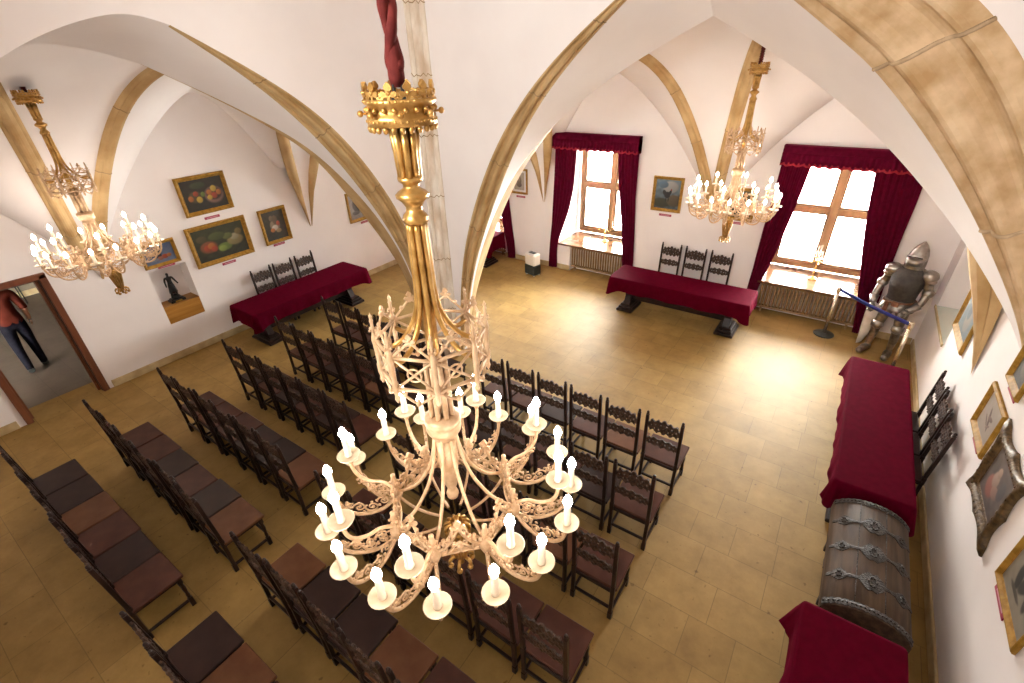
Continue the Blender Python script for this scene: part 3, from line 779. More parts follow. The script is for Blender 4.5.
def cloth(loc, rz, L, D, H, drop, label, seed=0, fold=.012, gap=.012, drop_back=None):
    rnd = random.Random(seed)
    bm = bmesh.new(); hx, hy = L/2+gap, D/2+gap; rc = .035
    per = []
    def seg(a, b, n):
        for i in range(n): per.append((a[0]+(b[0]-a[0])*i/n, a[1]+(b[1]-a[1])*i/n))
    nx, ny = 70, 26
    cs = []
    def corner(cx, cy, a0):
        for i in range(10): per.append((cx+rc*cos(a0+pi/2*i/10), cy+rc*sin(a0+pi/2*i/10)))
    seg((-hx+rc,-hy),(hx-rc,-hy),nx); corner(hx-rc,-hy+rc,-pi/2); seg((hx,-hy+rc),(hx,hy-rc),ny); corner(hx-rc,hy-rc,0)
    seg((hx-rc,hy),(-hx+rc,hy),nx); corner(-hx+rc,hy-rc,pi/2); seg((-hx,hy-rc),(-hx,-hy+rc),ny); corner(-hx+rc,-hy+rc,pi)
    n = len(per); ph = [rnd.uniform(0, 6.28) for _ in range(6)]
    levels = [(0, 0), (.006, .0035), (.02, .009), (.25, None), (.5, None), (.75, None), (1, None)]
    rings = []
    s = 0; S = []
    for i in range(n):
        S.append(s); s += hypot(per[(i+1) % n][0]-per[i][0], per[(i+1) % n][1]-per[i][1])
    inner = [bm.verts.new((x*(1-.02/hx), y*(1-.02/hy), H+.006)) for x, y in per]
    bm.faces.new(inner)
    rings.append(inner)
    for t_ in (.0, .06, .2, .4, .6, .8, .93, 1.0):
        ring = []
        for i, (x, y) in enumerate(per):
            # outward normal
            px, py = per[(i+1) % n][0]-per[i-1][0], per[(i+1) % n][1]-per[i-1][1]; l = hypot(px, py) or 1; nx_, ny_ = py/l, -px/l
            dc = min(hypot(abs(x)-hx, abs(y)-hy), .4)
            cn = math.exp(-(dc/.13)**2)
            dd = drop if not (drop_back and y > hy-.03) else drop_back
            w = fold*t_*(sin(S[i]*11+ph[0])+.6*sin(S[i]*23+ph[1])+.5*sin(S[i]*5+ph[2])) + t_*cn*.048*(1+.5*sin(S[i]*60+ph[3])) + .012*min(1, t_*8)
            w = max(w, .004*t_+.002)
            zdrop = t_*(dd*(1+.30*cn) + .008*sin(S[i]*9+ph[4]))
            ring.append(bm.verts.new((x+nx_*w, y+ny_*w, H+.005-zdrop)))
        rings.append(ring)
    for A, B in zip(rings, rings[1:]):
        for i in range(n):
            f = bm.faces.new((A[i], A[(i+1) % n], B[(i+1) % n], B[i])); f.smooth = True
    o = obj('tablecloth', bm, 'velvet'); o.location = loc; o.rotation_euler = (0, 0, rz)
    bt = bmesh.new()
    tag(o, label, 'tablecloth', 'crimson velvet tablecloths')
    hem = rings[-1] if False else None
    return o
def table_set(cx, cy, rz, L, D, H, drop, tl, cl, seed, drop_back=None):
    table((cx, cy, 0), rz, L, D, H, tl)
    return cloth((cx, cy, 0), rz, L, D, H, drop, cl, seed, drop_back=drop_back)
table_set(-2.19, 8.81, 0, 2.62, .72, .76, .28, 'dark pedestal table by the back wall under a crimson cloth', 'crimson velvet cloth on the table between the two back windows', 1, .24)
table_set(-8.66, 4.86, pi/2, 2.62, .80, .76, .27, 'dark pedestal table beneath the still-life paintings under a crimson cloth', 'crimson velvet cloth on the table by the painting wall', 2, .24)
table_set(1.04, 6.10, -pi/2, 2.78, .65, .76, .27, 'dark pedestal table at the right wall beyond the domed chest', 'crimson velvet cloth on the right-hand table beyond the domed chest', 3, .24)
table_set(.94, 1.75, -pi/2, 2.70, .66, .76, .27, 'dark pedestal table at the right wall, on the near side of the chest', 'crimson velvet cloth on the right-hand table nearest the viewer, before the chest', 4, .24)
table_set(-7.75, 9.28, 0, 1.5, .7, .80, .35, 'dark table under a crimson cloth in the far corner behind the pillar', 'crimson cloth on the table in the far corner, half hidden by the pillar', 5)

# ------------------------------------------------------------------ domed chest
def chest(loc):
    """long side along y; front faces -x"""
    t = thing('treasure_chest', 'domed grey-brown wooden chest with ornate iron straps between two crimson tables', 'chest', loc)
    L, D = 1.30, .62; zb = .52
    bm = bmesh.new(); rows = []
    bevel_box(bm, -D/2+.10, D/2-.02, -L/2+.06, L/2-.06, .06, .12, .01)
    for z, k in ((.1,.0),(.3,.03),(zb,.06)): rows.append([V((-D/2+.12-k,-L/2+.08-k,z)),V((D/2-.01,-L/2+.08-k,z)),V((D/2-.01,L/2-.08+k,z)),V((-D/2+.12-k,L/2-.08+k,z)),V((-D/2+.12-k,-L/2+.08-k,z))])
    grid(bm, rows, smooth=False)
    obj('body', bm, 'chestbody', t)
    for sx in (-1, 1):
        for sy in (-1, 1):
            bm = bmesh.new(); bevel_box(bm, -.05+sx*(D/2-.12)+.04, .05+sx*(D/2-.12)+.04, sy*(L/2-.13)-.05, sy*(L/2-.13)+.05, 0, .1, .012); obj('foot', bm, 'chestbody', t)
    def zl(u):  # lid height across, u from -1 (front) to 1
        return zb + .07 + .155*(1-abs(u)**2.2)**.75
    bm = bmesh.new(); N = 24; us = [-1+2*i/N for i in range(N+1)]
    rows = []
    for y in (-L/2, -L/2+.02, -.2, .2, L/2-.02, L/2): rows.append([V((-D/2, y, zb-.02))] + [V((u*D/2, y, zl(u) - (.012 if abs(y) == L/2 else 0))) for u in us] + [V((D/2, y, zb-.02))])
    grid(bm, rows)
    for y in (-L/2, L/2):
        row = rows[0] if y < 0 else rows[-1]
        bm.faces.new([bm.verts.new(p) for p in row])
    obj('lid', bm, 'chestlid', t)
    def onlid(u, y, h=.004):
        e = 1e-3; du = (zl(min(.999, u+e))-zl(max(-.999, u-e)))/(2*e*D/2); nv = V((-du, 0, 1)).normalized()
        return V((u*D/2, y, zl(u))) + nv*h
    def ribbon(bm, y0, wfun, u0, u1, n=60, h=.006):
        top = []; 
        for i in range(n+1):
            u = u0+(u1-u0)*i/n; w = wfun((u-u0)/(u1-u0))
            top.append([onlid(u, y0-w, .001), onlid(u, y0-w, h), onlid(u, y0, h*1.4), onlid(u, y0+w, h), onlid(u, y0+w, .001)])
        grid(bm, top, smooth=False)
    def wf(t_):
        w = .017
        for c, s, a in ((.13,.075,.042),(.50,.14,.075),(.86,.08,.044)): w += a*max(0, 1-((t_-c)/s)**2)**.5 if abs(t_-c) < s else 0
        return w*(1+.10*sin(60*t_))
    for y in (-.33, .0, .33):
        bm = bmesh.new(); ribbon(bm, y, wf, -.97, .97)
        for c, s in ((.13,.038),(.5,.068),(.86,.04)):
            for q in range(6):
                a = q*pi/3; u = -.97+1.94*c + s*1.2*cos(a)
                ball(bm, onlid(max(-.95, min(.95, u)), y+s*.7*sin(a), .008), .011, 6, 4)
            ring = [onlid(max(-.97, min(.97, -.97+1.94*c + s*1.1*cos(q*pi/8))), y+s*.75*sin(q*pi/8), .010) for q in range(16)]
            tube(bm, ring, .006, 5, closed=True)
        obj('lid_strap', bm, 'iron', t)
    for y in (-L/2+.035, L/2-.035):
        bm = bmesh.new(); ribbon(bm, y, lambda q: .03*(1+.12*sin(90*q)), -.98, .98, 80)
        for i in range(22): ball(bm, onlid(-.95+1.9*i/21, y, .008), .009, 6, 4)
        obj('edge_band', bm, 'iron', t)
    for u in (-.36, .30):
        bm = bmesh.new(); pts = [onlid(u, -L/2+.07+(L-.14)*i/10, .001) for i in range(11)]; tube(bm, pts, .004, 5); obj('plank_seam', bm, 'iron', t)
    for y in (-.33, .33):
        bm = bmesh.new(); bevel_box(bm, -D/2+.035, -D/2+.062, y-.02, y+.02, .2, zb+.02, .004); obj('hasp', bm, 'iron', t)
    bm = bmesh.new()
    bevel_box(bm, -D/2+.02, -D/2+.055, -.06, .06, .36, .52, .006)
    obj('lock_plate', bm, 'iron', t)
chest((1.06, 3.93, 0))

# ------------------------------------------------------------------ chandeliers
def torus(bm, R, z, r, n=40, m=6, ph=0):
    tube(bm, [(R*cos(2*pi*i/n+ph), R*sin(2*pi*i/n+ph), z) for i in range(n)], r, m, closed=True)
def pol(r, th, z): return V((r*cos(th), r*sin(th), z))
def fleuron(bm, c, s, th, m=5):
    """cross-shaped leaf finial at c, facing radially, size s"""
    tg = V((-sin(th), cos(th), 0)); rd = V((cos(th), sin(th), 0)); c = V(c)
    half = [(.14,0),(.10,.18),(.13,.30),(.34,.24),(.52,.34),(.56,.50),(.44,.62),(.28,.58),(.16,.52),(.13,.64),(.26,.74),(.27,.88),(.15,1.02),(.05,1.14)]
    pts = half + [(-x, z) for x, z in reversed(half)]
    A = [bm.verts.new(c + tg*(x*s) + V((0,0,z*s)) + rd*(.10*s)) for x, z in pts]; B = [bm.verts.new(c + tg*(x*s) + V((0,0,z*s)) - rd*(.10*s)) for x, z in pts]
    bm.faces.new(A); bm.faces.new(B[::-1])
    for i in range(len(A)): bm.faces.new((A[i], B[i], B[(i+1) % len(A)], A[(i+1) % len(A)]))
    ball(bm, c + V((0,0,.50*s)) + rd*.08*s, .16*s, 6, 4)
def spiral(bm, c, e1, e2, r0, turns, rt, n=22, sgn=1):
    pts = []
    for i in range(n+1):
        t_ = i/n; a = sgn*2*pi*turns*t_; r = r0*(1-.82*t_)
        pts.append(c + e1*(r*cos(a)) + e2*(r*sin(a)))
    tube(bm, pts, [rt*(1-.3*i/n) for i in range(n+1)], 5); ball(bm, pts[-1], rt*1.9, 6, 4)
def make_chandelier(label, loc, ceil):
    t = thing('chandelier', label, 'chandelier', loc, 0, 'gilded candle chandeliers hanging from the vaults')
    z0 = 0  # local z = world z
    # twisted velvet cord sleeve
    bm = bmesh.new(); N = 160; zt = ceil
    for s in (0, pi):
        pts = [(.013*cos(s+25*(zt-4.6)*i/N), .013*sin(s+25*(zt-4.6)*i/N), 4.585+(zt-4.585)*i/N) for i in range(N+1)]
        tube(bm, pts, [.0165*(1+.12*sin(i*.9)) for i in range(N+1)], 8)
    tube(bm, [(0,0,4.535),(0,0,4.56),(0,0,4.62),(0,0,4.66)], [.020,.027,.026,.018], 10)
    obj('cord_sleeve', bm, 'cord', t)
    bm = bmesh.new()
    for k in range(4): tube(bm, [pol(.02, k*pi/2, 4.36), pol(.026, k*pi/2, 4.48), pol(.016, k*pi/2, 4.55)], .006, 6)
    torus(bm, .03, 4.50, .004, 12); obj('hanger', bm, 'blackmetal', t)
    # crown
    bm = bmesh.new(); Rc = .112
    lathe(bm, [(Rc-.012,4.425),(Rc+.004,4.425),(Rc+.004,4.455),(Rc-.004,4.462),(Rc-.004,4.485),(Rc+.008,4.492),(Rc+.008,4.505),(Rc-.012,4.505),(Rc-.012,4.425)], 40)
    for k in range(20): ball(bm, pol(Rc+.002, 2*pi*k/20, 4.474), .009, 6, 4)
    for k in range(36): ball(bm, pol(Rc+.005, 2*pi*k/36, 4.499), .006, 5, 3); ball(bm, pol(Rc+.003, 2*pi*(k+.5)/36, 4.440), .006, 5, 3)
    for k in range(24): ball(bm, pol(Rc-.003, 2*pi*k/24, 4.417), .010, 6, 4, sz=1.3)
    for k in range(12): fleuron(bm, pol(Rc, 2*pi*k/12, 4.50), .048, 2*pi*k/12)
    for k in range(12): fleuron(bm, pol(Rc, 2*pi*(k+.5)/12, 4.50), .024, 2*pi*(k+.5)/12)
    for k in range(8):
        th = 2*pi*k/8; ball(bm, pol(Rc+.022, th, 4.462), .011, 6, 4); tube(bm, [pol(Rc-.005, th, 4.46), pol(Rc+.03, th, 4.463)], .004, 5)
        tube(bm, [pol(.03, th, 4.40), pol(.07, th, 4.43), pol(Rc-.01, th, 4.44)], .006, 5)
    obj('crown', bm, 'gold_dark', t)
    # stem: ribbed column, knop, ribbed column
    bm = bmesh.new()
    for k in range(8): tube(bm, [pol(.030, 2*pi*k/8, 4.24), pol(.034, 2*pi*k/8, 4.34), pol(.042, 2*pi*k/8, 4.43)], .013, 8)
    lathe(bm, [(.028,4.24),(.034,4.43)], 12)
    obj('upper_stem', bm, 'gold_dark', t)
    bm = bmesh.new()
    lathe(bm, [(.03,4.085),(.045,4.085),(.050,4.10),(.043,4.118),(.032,4.13),(.030,4.145),(.042,4.165),(.060,4.178),(.062,4.192),(.048,4.205),(.030,4.215),(.030,4.228),(.044,4.238),(.046,4.252),(.03,4.258)], 8)
    obj('knop', bm, 'gold_dark', t)
    bm = bmesh.new()
    for k in range(8):
        th = 2*pi*k/8
        tube(bm, cr([pol(.030,th,4.09), pol(.033,th,3.95), pol(.037,th,3.80), pol(.055,th,3.70), pol(.105,th,3.61), pol(.165,th,3.565), pol(.222,th,3.565)], 4), .0115, 8)
    lathe(bm, [(.028,3.3),(.028,3.7),(.026,4.09)], 12)
    obj('ribbed_stem', bm, 'gold_dark', t)
    # tracery gallery
    bm = bmesh.new(); Rg = .232
    for k in range(8):
        th = 2*pi*k/8; t2 = 2*pi*(k+1)/8; tm = (th+t2)/2; c8 = cos(pi/8)
        a0, b0 = pol(Rg, th, 3.455), pol(Rg, t2, 3.455); a1, b1 = pol(Rg, th, 3.605), pol(Rg, t2, 3.605)
        tube(bm, [a0, b0], .009, 6); tube(bm, [a1, b1], .008, 6); tube(bm, [a0, b1], .006, 6); tube(bm, [b0, a1], .006, 6)
        m0 = (a0+b0)/2; m1 = (a1+b1)/2
        tube(bm, cr([a1+V((0,0,.0)), a1.lerp(b1,.28)+V((0,0,.045)), m1+V((0,0,.075)), a1.lerp(b1,.72)+V((0,0,.045)), b1], 4), .006, 5)
        fleuron(bm, m1+V((0,0,.065)), .045, tm)
        ring = [m0.lerp(m1,.5) + (b0-a0).normalized()*.030*cos(q*pi/6) + V((0,0,.030*sin(q*pi/6))) for q in range(12)]
        tube(bm, ring, .005, 5, closed=True)
        tube(bm, cr([a0, a0.lerp(b0,.25)-V((0,0,.04)), m0-V((0,0,.065)), a0.lerp(b0,.75)-V((0,0,.04)), b0], 4), .006, 5)
        ball(bm, m0-V((0,0,.062)), .013, 6, 4, sz=1.4)
        for f_ in (.2, .8): ball(bm, a0.lerp(b0, f_)-V((0,0,.02)), .010, 6, 4)
        for f_ in (.25, .75): ball(bm, a1.lerp(b1, f_)+V((0,0,.05)), .009, 6, 4)
    obj('gallery', bm, 'gold', t)
    for k in range(8):
        th = 2*pi*k/8; bm = bmesh.new(); c = pol(Rg+.004, th, 0)
        lathe(bm, [(0.0029,3.385),(0.0115,3.405),(0.0086,3.4255),(0.0137,3.445),(0.0137,3.485),(0.0101,3.495),(0.0122,3.585),(0.0151,3.605),(0.0115,3.625),(0.0086,3.635),(0.0065,3.685),(0.0094,3.695),(0.0058,3.705),(0.0079,3.7155),(0,3.735)], 6, c.x, c.y)
        for q in range(4): ball(bm, c+V((.016*cos(q*pi/2), .016*sin(q*pi/2), 3.655)), .007, 5, 3)
        obj('pinnacle', bm, 'gold', t)
    # lower tube cluster, collar, spindle
    bm = bmesh.new()
    for k in range(8): tube(bm, [pol(.050, 2*pi*(k+.5)/8, 3.14), pol(.045, 2*pi*(k+.5)/8, 3.46)], .013, 6)
    lathe(bm, [(.03,3.14),(.03,3.42)], 10); obj('tube_cluster', bm, 'gold', t)
    bm = bmesh.new()
    lathe(bm, [(.04,3.03),(.062,3.03),(.066,3.055),(.082,3.07),(.086,3.09),(.080,3.105),(.088,3.12),(.09,3.14),(.083,3.155),(.05,3.17)], 24)
    obj('collar', bm, 'gold', t)
    bm = bmesh.new()
    lathe(bm, [(.0,2.585),(.028,2.60),(.034,2.625),(.026,2.648),(.020,2.66),(.034,2.70),(.05,2.85),(.058,3.03)], 16)
    obj('spindle', bm, 'gold', t)
    # basket
    R8, zn = .33, 2.57
    PH = radians(-66)
    bm = bmesh.new()
    for k in range(8):
        th = PH+2*pi*k/8
        tube(bm, cr([pol(.055,th,3.04), pol(.072,th,2.92), pol(.12,th,2.77), pol(.20,th,2.65), pol(.27,th,2.60), pol(R8,th,2.58)], 5), .0095, 7)
        tube(bm, cr([pol(R8,th,2.55), pol(.25,th,2.47), pol(.16,th,2.43), pol(.09,th,2.42)], 5), .008, 6)
        t2 = th+pi/4
        tube(bm, cr([pol(R8,th,2.555), pol(.295,th+.2,2.54), pol(.285,th+pi/8,2.535), pol(.295,t2-.2,2.54), pol(R8,t2,2.555)], 4), .008, 6)
    obj('basket_rib', bm, 'gold', t)
    for k in range(8):
        th = PH+2*pi*k/8; bm = bmesh.new(); c = pol(R8, th, 0)
        lathe(bm, [(.006,2.49),(.018,2.51),(.026,2.53),(.034,2.55),(.034,2.575),(.022,2.59),(.016,2.62),(.018,2.66),(.012,2.68),(.014,2.70),(0,2.71)], 8, c.x, c.y)
        for q in range(5): ball(bm, c+V((.022*cos(q*2*pi/5), .022*sin(q*2*pi/5), 2.645)), .009, 5, 3)
        obj('node', bm, 'gold', t)
        tm = th+pi/8; bm = bmesh.new(); a, b = pol(R8, th, 2.58), pol(R8, th+pi/4, 2.58); m_ = pol(.30, tm, 2.60)
        for s_, q in ((a, 1), (b, -1)):
            tube(bm, cr([s_+V((0,0,-.01)), s_.lerp(m_,.45)+V((0,0,.0)), s_.lerp(m_,.82)+V((0,0,.06)), m_+V((0,0,.12))], 4), .009, 5)
            tube(bm, cr([s_+V((0,0,-.04)), s_.lerp(m_,.5)-V((0,0,.05)), m_-V((0,0,.065))], 4), .007, 5)
            tube(bm, [s_.lerp(m_,.5)-V((0,0,.05)), s_.lerp(m_,.5)+V((0,0,.01))], .006, 5); tube(bm, [s_.lerp(m_,.5)-V((0,0,.04)), m_+V((0,0,.01))], .006, 5)
            for f_ in (.2, .4, .6, .8): ball(bm, s_.lerp(m_, f_)+V((0,0,.02+.075*f_*f_)), .013, 5, 3, sz=1.4)
            fleuron(bm, s_.lerp(m_,.42)+V((0,0,.02)), .042, tm)
        fleuron(bm, m_+V((0,0,.085)), .066, tm); ball(bm, m_-V((0,0,.045)), .015, 6, 4); ball(bm, m_-V((0,0,.02)), .02, 6, 4)
        tg = V((-sin(tm), cos(tm), 0)); spiral(bm, m_+tg*.03+V((0,0,-.005)), tg, V((0,0,1)), .022, 1.2, .005); spiral(bm, m_-tg*.03+V((0,0,-.005)), -tg, V((0,0,1)), .022, 1.2, .005)
        obj('cresting', bm, 'gold', t)
    bm = bmesh.new()
    for k in range(12): tube(bm, cr([pol(.030,2*pi*k/12,2.385), pol(.070,2*pi*k/12,2.355), pol(.052,2*pi*k/12,2.22), pol(.028,2*pi*k/12,2.09)], 3), .0095, 6)
    torus(bm, .066, 2.34, .009, 24); lathe(bm, [(.012,2.43),(.018,2.3),(.03,2.12),(.026,2.085)], 10)
    obj('pendant', bm, 'gold_dark', t)
    bm = bmesh.new()
    for k in range(6):
        th = 2*pi*k/6; tube(bm, cr([pol(.012,th,2.09), pol(.055,th,2.095), pol(.075,th,2.065), pol(.066,th,2.035)], 3), [.011]*3+[.012]*3+[.008]*4, 5); ball(bm, pol(.066,th,2.035), .019, 6, 4)
    lathe(bm, [(.02,2.10),(.024,2.07),(.012,2.05),(.018,2.03),(0,2.01)], 8); obj('finial', bm, 'gold_dark', t)
    # arms, candles
    arm_mesh = {}; fil = {}; parts = {}
    def build_arm(kind):
        bm = bmesh.new()
        if kind == 'up': path = [(.33,0,2.60),(.40,0,2.635),(.47,0,2.632),(.53,0,2.66),(.558,0,2.72),(.56,0,2.80)]
        else: path = [(.33,0,2.54),(.40,.0,2.47),(.48,.0,2.445),(.56,0,2.465),(.612,0,2.53),(.63,0,2.62),(.63,0,2.645)]
        tube(bm, cr([V(p) for p in path], 5), .0105, 7)
        ex = path[-1][0]; lathe(bm, [(.010,path[-1][2]-.05),(.017,path[-1][2]-.035),(.009,path[-1][2]-.015),(.018,path[-1][2])], 8, ex, 0)
        bf = bmesh.new(); e1, e2 = V((1,0,0)), V((0,0,1))
        if kind == 'up':
            cs = [((.405,0,2.585),.034,1),((.47,0,2.585),.03,-1),((.525,0,2.625),.022,1)]
        else:
            cs = [((.40,0,2.525),.036,1),((.465,0,2.495),.038,-1),((.53,0,2.505),.036,1),((.585,0,2.54),.024,-1)]
        for c, r, s in cs:
            spiral(bf, V(c), e1, e2, r, 1.35, .0055, sgn=s)
            for q in range(5): ball(bf, V(c)+V((r*1.05*cos(q*1.26+.4), .004, r*1.05*sin(q*1.26+.4))), .0095, 5, 3, sy=.5, sz=.8)
        ma = obj('arm', bm, 'gold', None); mf = obj('filigree', bf, 'gold', None)
        mf.parent = ma; return ma
    def build_candle():
        bm = bmesh.new(); lathe(bm, [(.019,.008),(.021,.016),(.0165,.02),(.0165,.128),(.013,.134)], 12); c = obj('candle', bm, 'candle', None)
        bm = bmesh.new(); lathe(bm, [(.010,-.004),(.040,-.002),(.056,.006),(.062,.016),(.058,.016),(.050,.010),(.020,.006),(0,.006)], 20); p = obj('drip_plate', bm, 'plate', None); p.parent = c
        bm = bmesh.new(); lathe(bm, [(.010,.132),(.017,.142),(.0225,.158),(.021,.172),(.013,.190),(.006,.203),(0,.210)], 12); b = obj('bulb', bm, 'bulb', None); b.parent = c
        return c
    pa = {'up': build_arm('up'), 'low': build_arm('low')}; pc = build_candle(); first = {'up': True, 'low': True, 'c': True}
    for k in range(8):
        th = PH+2*pi*k/8
        for kind, dth in (('up', 0), ('low', -radians(11.25)), ('low', radians(11.25))):
            a = pa[kind] if first[kind] else copy_tree(pa[kind]); first[kind] = False
            node = pol(.33, th, 0)
            if kind == 'up': a.location = (0,0,0); a.rotation_euler = (0,0,th); tip = pol(.56, th, 2.80)
            else:
                tip = pol(.63, th+dth, 2.645); v = V((tip.x-node.x, tip.y-node.y, 0)); an = atan2(v.y, v.x)
                a.rotation_euler = (0,0,an); a.scale = (v.length/.30, 1, 1)
                off = node - pol(.33*v.length/.30, an, 0); a.location = (off.x, off.y, 0)
            a.parent = t
            c = pc if first['c'] else copy_tree(pc); first['c'] = False
            c.location = tip; c.parent = t
    return t
ch = make_chandelier('large gilded candle chandelier close to the viewer, hanging over the chairs', (-1.306, 1.239, 0), 6.4)
def twin(label, loc, ceil, rz):
    c = copy_tree(ch); c.location = (loc[0], loc[1], .057); c.scale = (1, 1, .972); c.rotation_euler = (0, 0, rz); c['label'] = label
    for o in c.children:
        if o.name.startswith('cord_sleeve'):
            me = o.data.copy(); o.data = me
            for v in me.vertices: v.co.z = 4.535 + (v.co.z-4.535)*(ceil-4.535)/(6.4-4.535)
    return c
twin('gilded candle chandelier by the back wall, between the two curtained windows', (-1.40, 7.88, 0), vz(SPRINGS_BACK, -1.40, 7.88)+.02, .3)
twin('gilded candle chandelier at the far left near the doorway', (-7.80, 1.82, 0), vz(SPRINGS_LEFT, -7.80, 1.82)+.02, .15)

# ------------------------------------------------------------------ paintings
def paint_canvas(w, h, fn, nu=64):
    nv = max(8, int(nu*h/w)); bm = bmesh.new()
    grid(bm, [[(-w/2+w*i/nu, 0, -h/2+h*j/nv) for i in range(nu+1)] for j in range(nv+1)], smooth=False)
    cl = bm.loops.layers.float_color.new('paint')
    for f in bm.faces:
        for l in f.loops:
            u, v = l.vert.co.x/w+.5, l.vert.co.z/h+.5
            c = fn(u, v); l[cl] = (max(0,c[0]), max(0,c[1]), max(0,c[2]), 1)
    r = bmesh.ops.extrude_face_region(bm, geom=bm.faces[:])
    for v in r['geom']:
        if isinstance(v, bmesh.types.BMVert): v.co.y += .006
    return bm
def mixc(a, b, t): return tuple(x+(y-x)*t for x, y in zip(a, b))
def smooth_step(d, w): 
    t = max(0, min(1, .5 - d/w)); return t*t*(3-2*t)
def scene_paint(bg1, bg2, blobs, seed=0, grain=.5):
    rn = random.Random(seed); ph = [(rn.uniform(3,14), rn.uniform(3,14), rn.uniform(0,6.3)) for _ in range(7)]
    def fn(u, v):
        n = sum(sin(a*u*3+p)*cos(b*v*3+1.7*p) for a, b, p in ph)/7
        c = mixc(bg1, bg2, max(0, min(1, v*.7+.25+n*grain)))
        for (x, y, rx, ry, col, *ang) in blobs:
            dx, dy = u-x, v-y
            if ang: ca, sa = cos(ang[0]), sin(ang[0]); dx, dy = dx*ca+dy*sa, -dx*sa+dy*ca
            d = sqrt((dx/rx)**2+(dy/ry)**2)-1
            k = smooth_step(d, .35)
            if k > 0:
                sh = 1 + .35*((-dx/rx)+(dy/ry))*.6
                c = mixc(c, tuple(q*sh for q in col), k)
        return tuple(q*.62 for q in c)
    return fn
def profile_frame(bm, w, h, fw_, dep, prof):
    """mitred picture frame around a w x h opening, opening towards -y; prof: [(t 0..1 outward, y depth)]"""
    loops = []
    for t_, d in prof:
        a, b = w/2+fw_*t_, h/2+fw_*t_
        loops.append([(-a, -d*dep, -b), (a, -d*dep, -b), (a, -d*dep, b), (-a, -d*dep, b)])
    vs = [[bm.verts.new(p) for p in l] for l in loops]
    for A, B in zip(vs, vs[1:]):
        for k in range(4): bm.faces.new((A[k], A[(k+1) % 4], B[(k+1) % 4], B[k]))
FP = [(0,.15),(.08,.3),(.16,.28),(.32,.45),(.5,.75),(.62,.95),(.74,1),(.86,.9),(.93,.7),(1,.6),(1,0)]
def painting(cx, cz, w, h, fn, label, wall, fwid=.07, dep=.05, mat='frame_gold', tilt=.0, mount=None, group='framed paintings on the walls'):
    """w,h outer size"""
    if wall == 'left': loc, rz = (XL+.004, cx, cz), pi/2
    elif wall == 'back': loc, rz = (cx, YB-.004, cz), 0
    else: loc, rz = (XR-.004, cx, cz), -pi/2
    t = thing('painting', label, 'painting', loc, rz, group)
    t.rotation_euler = (tilt, 0, rz)
    iw, ih = w-2*fwid, h-2*fwid
    bm = bmesh.new(); profile_frame(bm, iw, ih, fwid, dep, FP); obj('frame', bm, mat, t)
    cw_, ch_ = iw, ih
    if mount:
        bm = bmesh.new(); box(bm, -iw/2-.005, iw/2+.005, -.010, -.004, -ih/2-.005, ih/2+.005); obj('mount', bm, 'white_marble', t); cw_, ch_ = iw-2*mount, ih-2*mount
    o = obj('canvas', paint_canvas(cw_+.01, ch_+.01, fn), 'canvas', t); o.location = (0, -.014 if mount else -.006, 0)
    return t
DK = (.018,.018,.010); DG = (.03,.05,.02)
red, ora, yel, grn, cre = (.42,.06,.02), (.5,.16,.03), (.62,.40,.05), (.16,.22,.04), (.62,.52,.40)
p1 = scene_paint(DK, (.05,.035,.02), [(.28,.45,.16,.18,(.10,.07,.03)),(.72,.42,.22,.26,(.30,.16,.12)),(.72,.46,.19,.2,(.07,.03,.02)),(.62,.52,.065,.09,ora),(.74,.62,.07,.1,yel),(.72,.40,.07,.1,red),(.84,.48,.06,.09,ora),(.60,.36,.06,.08,yel),(.16,.42,.06,.09,ora),(.35,.35,.07,.1,yel),(.30,.55,.06,.08,red),(.46,.5,.05,.08,grn),(.4,.8,.18,.1,(.06,.07,.03))], 1)
painting(3.955, 2.715, .85, .66, p1, 'gold-framed still life with a fruit bowl, highest on the left wall', 'left')
p2 = scene_paint(DK, (.06,.06,.02), [(.25,.42,.16,.18,(.26,.08,.03)),(.22,.40,.07,.1,red),(.30,.44,.07,.1,ora),(.34,.34,.06,.09,red),(.55,.32,.14,.12,grn),(.5,.28,.08,.09,(.25,.34,.06)),(.78,.45,.16,.16,(.30,.22,.08)),(.78,.55,.09,.1,(.40,.34,.2)),(.65,.62,.1,.1,(.14,.16,.04)),(.45,.7,.16,.12,(.09,.11,.03)),(.16,.7,.1,.1,(.1,.08,.03)),(.88,.68,.07,.1,(.2,.14,.04))], 2)
painting(3.95, 1.84, 1.09, .74, p2, 'largest gold-framed still life on the left wall, red fruit on dark ground', 'left', fwid=.08)
p3 = scene_paint(DK, (.07,.05,.025), [(.5,.5,.22,.2,(.28,.2,.12)),(.48,.42,.14,.09,cre),(.35,.35,.1,.07,ora),(.62,.30,.12,.07,(.3,.2,.08)),(.55,.68,.12,.16,(.16,.1,.05)),(.4,.75,.1,.1,(.2,.14,.08)),(.66,.55,.08,.08,red)], 3)
painting(5.06, 1.85, .585, .70, p3, 'small upright gold-framed still life on the left wall, above the table', 'left', fwid=.065)
p0 = scene_paint((.20,.25,.36), (.12,.16,.28), [(.45,.45,.12,.22,(.02,.02,.03)),(.5,.62,.07,.1,(.05,.04,.05)),(.66,.30,.11,.12,red),(.8,.32,.08,.1,ora),(.5,.25,.1,.1,(.4,.14,.08)),(.3,.22,.14,.09,(.30,.32,.38)),(.2,.6,.1,.2,(.25,.3,.4))], 4)
painting(2.91, 1.93, .57, .42, p0, 'blue-toned gold-framed painting above the statue niche, partly behind a chandelier', 'left', fwid=.055)
